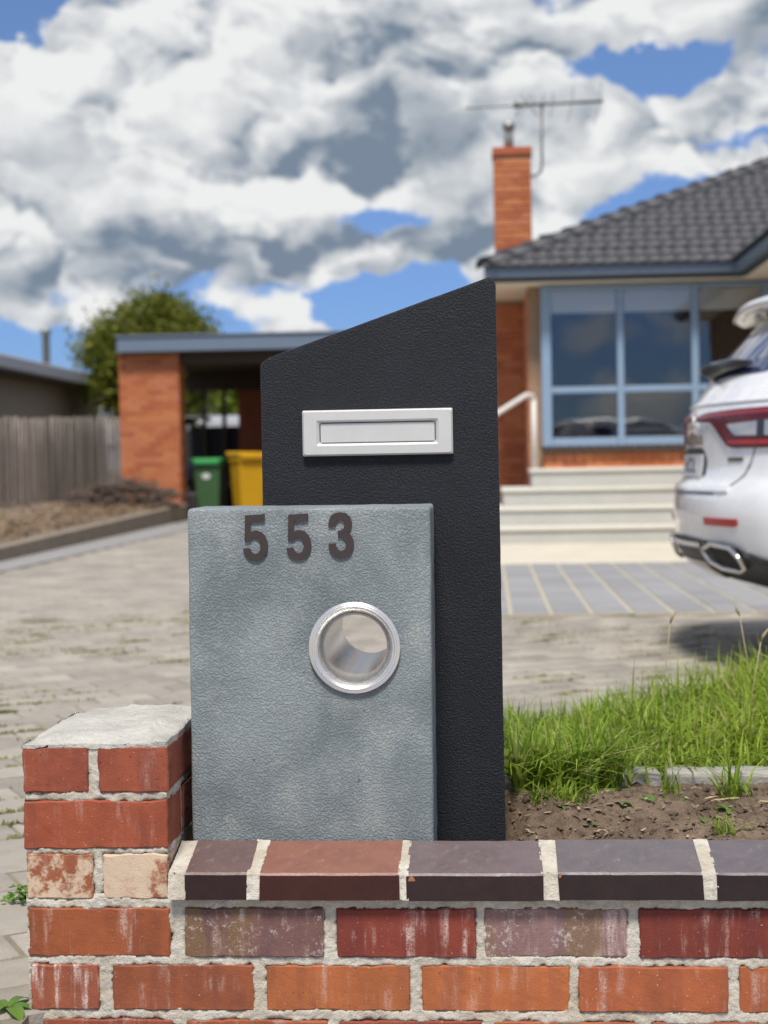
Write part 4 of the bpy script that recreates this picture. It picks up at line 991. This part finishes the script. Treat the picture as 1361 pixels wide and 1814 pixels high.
bk = np_mesh('garden_strip', V, grid_faces(14, ny)); bk.shade_smooth(); tag(ob('garden_strip', bk, 'bare_ground'), kind='structure')
V = []; Fq = []
for i in range(5200):
    y = random.uniform(13, 25.3); x = kx(y)-.12-abs(random.gauss(0, .9)); z = kh(y)+.0+.03*(kx(y)-x)+.03; l = random.uniform(.008, .035); w = l*random.uniform(.2, .5); a = random.uniform(0, 6.28)
    c, s = math.cos(a), math.sin(a)
    for u, v in ((-l, -w), (l, -w), (l, w), (-l, w)): V.append((x+u*c-v*s, y+u*s+v*c, z+random.uniform(-.012, .016)))
    Fq.append((4*i, 4*i+1, 4*i+2, 4*i+3))
tag(ob('leaf_litter', np_mesh('leaf_litter', V, Fq), 'litter'), 'dry brown leaf litter along the paling fence', 'litter', kind='stuff')
hp = empty('branch_heap', (-5.75, 24.3, .27)); tag(hp, 'heap of dead brown branches at the foot of the carport pier', 'branches')
for i in range(120):
    a = random.uniform(-.9, .9)+(math.pi if random.random() < .5 else 0); L = random.uniform(.3, .9); x = random.uniform(-.75, .65); y = random.gauss(0, .18); z = random.uniform(.0, .46)*(1-.6*abs(x))
    e = random.uniform(-.1, .55); m1 = random.gauss(0, .06)
    tube('stick', 'stick', hp, [(x-math.cos(a)*L/2, y-math.sin(a)*L/3, max(.0, z-L*e/2)), (x+m1, y, z+m1*.5), (x+math.cos(a)*L/2, y+math.sin(a)*L/3, max(0, z+L*e/2))], [.022, .018, .006], 5)
fe = empty('paling_fence', (-7.65, 25, 0)); tag(fe, 'weathered grey timber paling fence left of the carport', 'fence')
PALM = boxm('paling', -.012, .012, -.052, .052, 0, 1.62, bev=.004, seg=1)
for i in range(118):
    y = 20+i*.1; o = ob('paling', PALM, 'paling', fe, (.02*math.sin(i*1.7)+(.012 if i % 2 else 0)+.03*(y-25)/6, y-25, .10+.03*(y-24)+random.uniform(-.02, .02)))
    o.rotation_euler = (random.uniform(-.012, .012), random.uniform(-.012, .012), random.uniform(-.06, .06)); o.scale.z = random.uniform(.985, 1.015)
for z in (.45, 1.3): box('rail', 'paling', fe, -.09, -.035, -5, 6.8, z, z+.08)
nb = empty('neighbour_house', (-9.6, 30, 0)); tag(nb, 'low neighbouring house with grey gutter behind the paling fence', 'house')
box('wall', 'nb_wall', nb, -4, -.1, -9, 8.2, 0, 2.8); box('soffit', 'stain_beam', nb, -4.6, .48, -9.6, 8.6, 2.80, 2.84)
box('gutter', 'nb_gutter', nb, .40, .52, -9.6, 8.6, 2.85, 3.12, bev=.03)
bm = bmesh.new(); p = [bm.verts.new(q) for q in ((.45, -9.6, 3.12), (.45, 8.6, 3.12), (-2.2, 6, 3.7), (-2.2, -7, 3.7), (-4.6, 8.6, 3.0), (-4.6, -9.6, 3.0))]
for f in ((0, 1, 2, 3), (3, 2, 4, 5), (1, 4, 2), (0, 3, 5)): bm.faces.new([p[i] for i in f])
ob('roof', bm_mesh('roof', bm), 'nb_roof', nb)
tube('flue', 'pipe_metal', nb, [(-.35, 4.6, 3.1), (-.35, 4.6, 4.02), (-.35, 4.6, 4.03), (-.35, 4.6, 4.1)], [.09, .09, .14, .14], 10)

# ================================================================== TREES
def tree(name, loc, rad, n, leaf, mat, label, seed, trunk_h=1.8, group=None):
    random.seed(seed); rng = np.random.default_rng(seed)
    r = empty(name, loc); tag(r, label, 'tree', group)
    bm = bmesh.new(); add_tube(bm, [(0, 0, -.1), (.05, 0, trunk_h*.5), (-.03, .04, trunk_h), (0, 0, trunk_h+rad[2])], [.16, .13, .11, .03], 9)
    cl_ = []
    for i in range(60):
        v = Vector((random.gauss(0, 1), random.gauss(0, 1), random.gauss(0, 1))).normalized()*random.uniform(.45, .96)**.6
        c = Vector((v.x*rad[0], v.y*rad[1], trunk_h+rad[2]*.9+v.z*rad[2])); cl_.append(c)
        if i < 16: add_tube(bm, [(0, 0, trunk_h*.8), tuple(Vector((0, 0, trunk_h))*.5+c*.5), tuple(c)], [.07, .04, .012], 6)
    ob('trunk', bm_mesh('trunk', bm, True), 'bark', r)
    C_ = np.array([tuple(c) for c in cl_]); idx = rng.integers(0, len(C_), n); sz = rng.uniform(.20, .46, len(C_))[idx]
    p = C_[idx]+rng.normal(0, 1, (n, 3))*sz[:, None]*np.array([1, 1, .8])*.62*min(rad)/1.2
    a = rng.normal(0, 1, (n, 3)); a /= np.linalg.norm(a, axis=1)[:, None]; b = rng.normal(0, 1, (n, 3)); b -= (a*b).sum(1)[:, None]*a; b /= np.linalg.norm(b, axis=1)[:, None]
    s = rng.uniform(.6, 1.3, n)[:, None]*leaf
    V = np.stack([p-a*s, p-b*s*.45, p+a*s, p+b*s*.45], 1).reshape(-1, 3)
    o = ob('crown', np_mesh('crown', V, np.arange(4*n).reshape(-1, 4)), mat, r); return r
tree('leafy_tree', (-7.75, 36, 0), (1.6, 1.5, 1.6), 30000, .085, 'tree_leaf', 'rounded olive green tree rising behind the carport roof', 3, 1.9)
tree('garden_tree', (-6.7, 40, 0), (1.6, 1.3, 1.5), 9000, .10, 'bright_leaf', 'bright green tree seen through the back of the carport, left one', 4, 1.0)
tree('garden_tree', (-4.9, 41, 0), (1.6, 1.3, 1.5), 9000, .10, 'bright_leaf', 'bright yellow-green tree seen through the carport, right one', 5, 1.0)
random.seed(99)

# ================================================================== CAR
car = empty('parked_car', (.862, 6.92, 0), R(4)); tag(car, 'white sport utility car parked before the steps, rear end showing', 'car')
LEN = 4.67
def prof(tab, h):
    hs_ = [t[0] for t in tab]; return float(np.interp(h, hs_, [t[1] for t in tab]))
XR = [(.20, .75), (.27, .55), (.33, .32), (.38, .15), (.42, .08), (.47, .035), (.56, .012), (.64, .0), (.71, .004), (.755, .02), (.80, .05), (.86, .060), (.96, .062), (1.05, .068), (1.11, .088), (1.17, .125), (1.22, .165), (1.30, .225), (1.42, .335), (1.52, .43), (1.58, .49), (1.62, .60), (1.66, .90), (1.68, 1.4)]
WH = [(.20, .80), (.30, .86), (.45, .905), (.65, .92), (.85, .915), (1.0, .90), (1.1, .875), (1.2, .84), (1.35, .77), (1.5, .695), (1.58, .64), (1.63, .56), (1.66, .42), (1.68, .25)]
XFR = [(.20, 4.45), (.35, 4.60), (.6, 4.67), (.8, 4.62), (.92, 4.5), (1.0, 4.1), (1.06, 3.55), (1.2, 3.25), (1.4, 2.8), (1.55, 2.4), (1.62, 2.2), (1.68, 1.8)]
BG = [(.2, .16), (.45, .22), (.7, .245), (.95, .25), (1.2, .22), (1.5, .17), (1.68, .13)]
def rx_(y, h):
    w = prof(WH, h); t = min(.9995, abs(y)/w); s = max(0, (t-.80)/.20)
    return prof(XR, h)+prof(BG, h)*t**2.0+.17*(1-math.sqrt(max(0, 1-s*s)))
def outline(h):
    w = prof(WH, h); ysr = [w*math.sin(math.pi/2*q) for q in np.linspace(-1, 1, 45)]
    rear = [(rx_(y, h), y) for y in ysr]; xe = rear[0][0]; xf = prof(XFR, h)
    xa = min(xe+.02, xf-.4)
    left = [(xa+(xf-.35-xa)*k/24, w) for k in range(1, 25)]
    front = [(xf-.35+.35*math.cos(a), w*math.sin(a)) for a in np.linspace(math.pi/2, -math.pi/2, 21)[1:-1]]
    right = [(x, -w) for x, _ in left[::-1]]
    return rear+left+front+right
hts = [.22, .26, .30, .34, .38, .42, .46, .50, .55, .60, .64, .68, .71, .735, .76, .785, .81, .85, .90, .95, 1.0, 1.04, 1.07, 1.10, 1.13, 1.16, 1.19, 1.22, 1.26, 1.30, 1.36, 1.42, 1.47, 1.52, 1.56, 1.59, 1.62, 1.645, 1.665, 1.68]
rings = [[(x, y, h) for x, y in outline(h)] for h in hts]; npt = len(rings[0]); V = [p for r in rings for p in r]; Fq = []
for a in range(len(hts)-1):
    for k in range(npt): Fq.append((a*npt+k, a*npt+(k+1) % npt, (a+1)*npt+(k+1) % npt, (a+1)*npt+k))
bm = bmesh.new(); vs = [bm.verts.new(p) for p in V]
for f in Fq: bm.faces.new([vs[i] for i in f])
bm.faces.new(vs[:npt]); bm.faces.new(vs[-npt:])
body = ob('body', bm_mesh('body', bm, True), 'car_white', car)
bpy.context.view_layer.update()
for wxp in (.98, 3.69):
    for s in (-1, 1):
        bm = bmesh.new(); add_tube(bm, [(wxp, s*.60, .36), (wxp, s*1.1, .36)], .40, 40); c = ob('cut', bm_mesh('cut', bm)); c.matrix_world = car.matrix_world; bpy.context.view_layer.update(); boolean(body, c)
        wh = ob('wheel', None, None, car, (wxp, s*.80, .36))
        bm = bmesh.new(); add_tube(bm, [(0, -.115, 0), (0, -.10, 0), (0, .10, 0), (0, .115, 0)], [.33, .36, .36, .33], 36); ob('tyre', bm_mesh('tyre', bm, False), 'tyre', wh)
        bm = bmesh.new(); add_tube(bm, [(0, s*.05, 0), (0, s*.119, 0)], .245, 30)
        ob('rim', bm_mesh('rim', bm), 'alloy', wh)
        for q in range(5):
            a = q*1.2566; bm = bmesh.new(); add_tube(bm, [(.05*math.cos(a), s*.125, .05*math.sin(a)), (.23*math.cos(a), s*.122, .23*math.sin(a))], [.035, .028], 6); ob('spoke', bm_mesh('spoke', bm), 'alloy', wh)
def nrm(y, h):
    e = .004; a = Vector((rx_(y+e, h)-rx_(y-e, h), 2*e, 0)); b = Vector((rx_(y, h+e)-rx_(y, h-e), 0, 2*e)); n = a.cross(b); n.normalize()
    return n if n.x < 0 else -n
def rear_patch(name, mat, parent, ys, lo, hi, off, nv=8, depth=.012, label=None):
    """panel following the car's rear skin between two height curves, raised by off"""
    bm = bmesh.new(); g = []; bk_ = []
    for y in ys:
        a, b = lo(y), hi(y); row = []; rb = []
        for q in range(nv+1):
            h = a+(b-a)*q/nv; n = nrm(y, h); p = Vector((rx_(y, h), y, h)); row.append(bm.verts.new(p+n*off)); rb.append(bm.verts.new(p-n*depth))
        g.append(row); bk_.append(rb)
    for i in range(len(ys)-1):
        for q in range(nv): bm.faces.new((g[i][q], g[i+1][q], g[i+1][q+1], g[i][q+1]))
        bm.faces.new((g[i][0], bk_[i][0], bk_[i+1][0], g[i+1][0])); bm.faces.new((g[i][nv], g[i+1][nv], bk_[i+1][nv], bk_[i][nv]))
    for q in range(nv): bm.faces.new((g[0][q], g[0][q+1], bk_[0][q+1], bk_[0][q])); bm.faces.new((g[-1][q], bk_[-1][q], bk_[-1][q+1], g[-1][q+1]))
    o = ob(name, bm_mesh(name, bm, False), mat, parent)
    o.data.shade_smooth() if False else None
    if label: o['label'] = label
    return o
def ip(tab): 
    xs__ = [t[0] for t in tab]; ys__ = [t[1] for t in tab]
    return lambda y: float(np.interp(abs(y), xs__, ys__))
ls = np.linspace
for s in (-1, 1):
    q = s*ls(.07, .885, 44)
    tl = rear_patch('tail_lamp', 'lamp_dark_red', car, q, ip([(.07, 1.042), (.26, 1.035), (.30, 1.02), (.44, .93), (.49, .922), (.9, .922)]), ip([(.07, 1.063), (.2, 1.075), (.5, 1.082), (.9, 1.085)]), .010)
    rear_patch('lamp_strip', 'lamp_pink', tl, s*ls(.09, .88, 40), ip([(.09, 1.052), (.3, 1.054), (.9, 1.060)]), ip([(.09, 1.060), (.3, 1.072), (.9, 1.078)]), .0125, 3)
    rear_patch('clear_lens', 'lamp_clear', tl, s*ls(.44, .86, 20), ip([(.44, 1.015), (.50, .975), (.9, .968)]), ip([(.44, 1.022), (.9, 1.038)]), .0128, 4)
    rear_patch('lens_divider', 'plate_ink', tl, s*ls(.655, .70, 4), lambda y: .968, lambda y: 1.034, .0140, 4)
    rear_patch('brake_lens', 'lamp_red', tl, s*ls(.45, .88, 20), ip([(.45, .940), (.9, .934)]), ip([(.45, .955), (.9, .955)]), .0125, 3)
    rear_patch('reflector', 'lamp_red', car, s*ls(.34, .62, 12), ip([(.34, .602), (.6, .602), (.62, .612)]), ip([(.34, .634), (.9, .634)]), .006, 3)
    rear_patch('shut_line', 'seam', car, s*ls(.30, .64, 12), ip([(.30, .752), (.5, .752), (.60, .82), (.64, .93)]), ip([(.30, .760), (.5, .760), (.592, .826), (.64, .945)]), .0025, 2)
    # chrome exhaust surround
    loop = []
    for (y, h) in ((.32, .50), (.36, .465), (.43, .44), (.57, .433), (.62, .45), (.625, .48), (.57, .52), (.42, .53), (.32, .505)):
        n = nrm(s*y, h); loop.append(Vector((rx_(s*y, h), s*y, h))+n*.028)
    sm = []
    for i in range(len(loop)-1):
        for t in (0, .34, .67): sm.append(loop[i].lerp(loop[i+1], t))
    sm.append(loop[-1]); tube('exhaust_trim', 'car_chrome', car, sm, .010, 8)
rear_patch('bumper_cladding', 'car_black', car, ls(-.89, .89, 61), lambda y: .32, ip([(0, .545), (.3, .535), (.5, .53), (.7, .488), (.75, .475), (.92, .47)]), .010)
rear_patch('skid_plate', 'car_gloss_black', car, ls(-.24, .24, 20), lambda y: .38, lambda y: .45, .016)
rear_patch('chrome_strip', 'car_chrome', car, ls(-.28, .28, 20), lambda y: .508, lambda y: .528, .022, 3)
for s in (-1, 1): rear_patch('exhaust_recess', 'dark_slot', car, s*ls(.38, .60, 12), lambda y: .447, lambda y: .515, .013, 3)
for s in (-1, 1):
    p = Vector((rx_(s*.80, .42), s*.80, .42))+nrm(s*.80, .42)*.011; tube('parking_sensor', 'car_gloss_black', car, [p, p+nrm(s*.80, .42)*.004], .011, 12)
# tailgate crease, plate recess, plate, badge and letters
rear_patch('plate_recess', 'car_black', car, ls(-.225, .225, 22), ip([(0, .795), (.2, .80), (.225, .82)]), ip([(0, .928), (.15, .928), (.19, .915), (.225, .88)]), .003, 6)
pl = rear_patch('number_plate', 'plate_white', car, ls(-.186, .186, 16), lambda y: .800, lambda y: .900, .012, 4)
def text_on(parent, txt, size, y0, h0, mat, off):
    cu_ = bpy.data.curves.new('t', 'FONT'); cu_.body = txt; cu_.size = size; cu_.extrude = .0015; cu_.align_x = 'CENTER'; cu_.offset = .0015; cu_.space_character = 1.3
    to = bpy.data.objects.new('t', cu_); COL.objects.link(to); bpy.context.view_layer.update()
    me = bpy.data.meshes.new_from_object(to.evaluated_get(bpy.context.evaluated_depsgraph_get())); bpy.data.objects.remove(to)
    for v in me.vertices:
        y = y0-v.co.x; h = h0+v.co.y; n = nrm(y, h); p = Vector((rx_(y, h), y, h))+n*(off+v.co.z); v.co = p
    me.materials.clear(); return ob('letter', me, mat, parent)
for q, chr_ in enumerate('1CL'): text_on(pl, chr_, .095, (1-q)*.085, .822, 'plate_ink', .0135)
for q, chr_ in enumerate('KOLEOS'): text_on(car, chr_, .052, (2.5-q)*.060, .945, 'badge_brown', .006)
def rhomb(a, b): return [(0, b), (a, 0), (0, -b), (-a, 0)]
bm = bmesh.new(); o4 = rhomb(.045, .062); i4 = rhomb(.024, .036); ring = []
for (u, v) in o4+i4:
    for of in (.004, .014): y, h = u, 1.02+v; ring.append(bm.verts.new(Vector((rx_(y, h), y, h))+nrm(y, h)*of))
for k in range(4):
    j = (k+1) % 4; a0, a1, b0_, b1_ = ring[2*k], ring[2*k+1], ring[2*j], ring[2*j+1]; c0, c1, d0, d1 = ring[8+2*k], ring[9+2*k], ring[8+2*j], ring[9+2*j]
    bm.faces.new((a1, b1_, d1, c1)); bm.faces.new((a0, b0_, b1_, a1)); bm.faces.new((c0, c1, d1, d0))
ob('badge', bm_mesh('badge', bm), 'car_chrome', car)
rear_patch('model_badge', 'badge_brown', car, -ls(.44, .555, 6), lambda y: .868, lambda y: .884, .005, 2)
# rear glass, spoiler, wiper, crease
rear_patch('rear_window', 'car_glass', car, ls(-.66, .66, 40), ip([(0, 1.225), (.5, 1.235), (.66, 1.26)]), ip([(0, 1.50), (.5, 1.49), (.62, 1.46), (.66, 1.40)]), .004, 8)
rear_patch('tailgate_lip', 'car_white', car, ls(-.80, .80, 40), lambda y: 1.112, lambda y: 1.122, .008, 2)
rear_patch('bumper_ledge', 'car_white', car, ls(-.52, .52, 30), lambda y: .742, lambda y: .766, .010, 3)
rear_patch('shut_line', 'seam', car, ls(-.40, .40, 26), lambda y: .730, lambda y: .737, .003, 2)
bm = bmesh.new(); sec = [(.31, 1.545), (.325, 1.575), (.42, 1.605), (.62, 1.635), (.9, 1.668), (.9, 1.64), (.62, 1.59), (.45, 1.545), (.36, 1.520)]; rg = []
for y in ls(-.63, .63, 31):
    t = abs(y)/.63; f = math.sqrt(max(.03, 1-t**6)); row = []
    for (x, z) in sec: row.append(bm.verts.new((x+.06*t*t+(1-f)*.10, y, 1.58+(z-1.58)*f-.045*t*t)))
    rg.append(row)
for a, b in zip(rg, rg[1:]):
    for k in range(9): bm.faces.new((a[k], a[(k+1) % 9], b[(k+1) % 9], b[k]))
bm.faces.new(rg[0]); bm.faces.new(rg[-1]); sp = ob('spoiler', bm_mesh('spoiler', bm, True), 'car_white', car)
bm = bmesh.new(); add_box(bm, .335, .36, -.16, .16, 1.528, 1.545, bev=.005); ob('brake_light', bm_mesh('brake_light', bm), 'lamp_pink', sp)
p0 = Vector((rx_(0, 1.25), 0, 1.25)); n0 = nrm(0, 1.25)
wp = tube('wiper', 'car_gloss_black', car, [p0+n0*.0, p0+n0*.04, p0+n0*.055+Vector((.0, 0, .002))], [.045, .04, .012], 12)
tube('wiper_arm', 'car_gloss_black', wp, [p0+n0*.035+Vector((-.06, 0, -.002)), p0+n0*.035, p0+Vector((.02, -.18, .012))+n0*.035, p0+Vector((.06, -.40, .012))+n0*.03], [.016, .040, .030, .010], 8)
# side glass
for s in (-1, 1):
    bm = bmesh.new(); pts = [(.80, 1.15), (1.0, 1.43), (1.6, 1.53), (2.3, 1.52), (3.05, 1.13)]; inn = []; out = []
    for x, h in pts: w = prof(WH, h); out.append(bm.verts.new((x, s*(w+.004), h)))
    bm.faces.new(out); ob('side_window', bm_mesh('side_window', bm), 'car_glass', car)
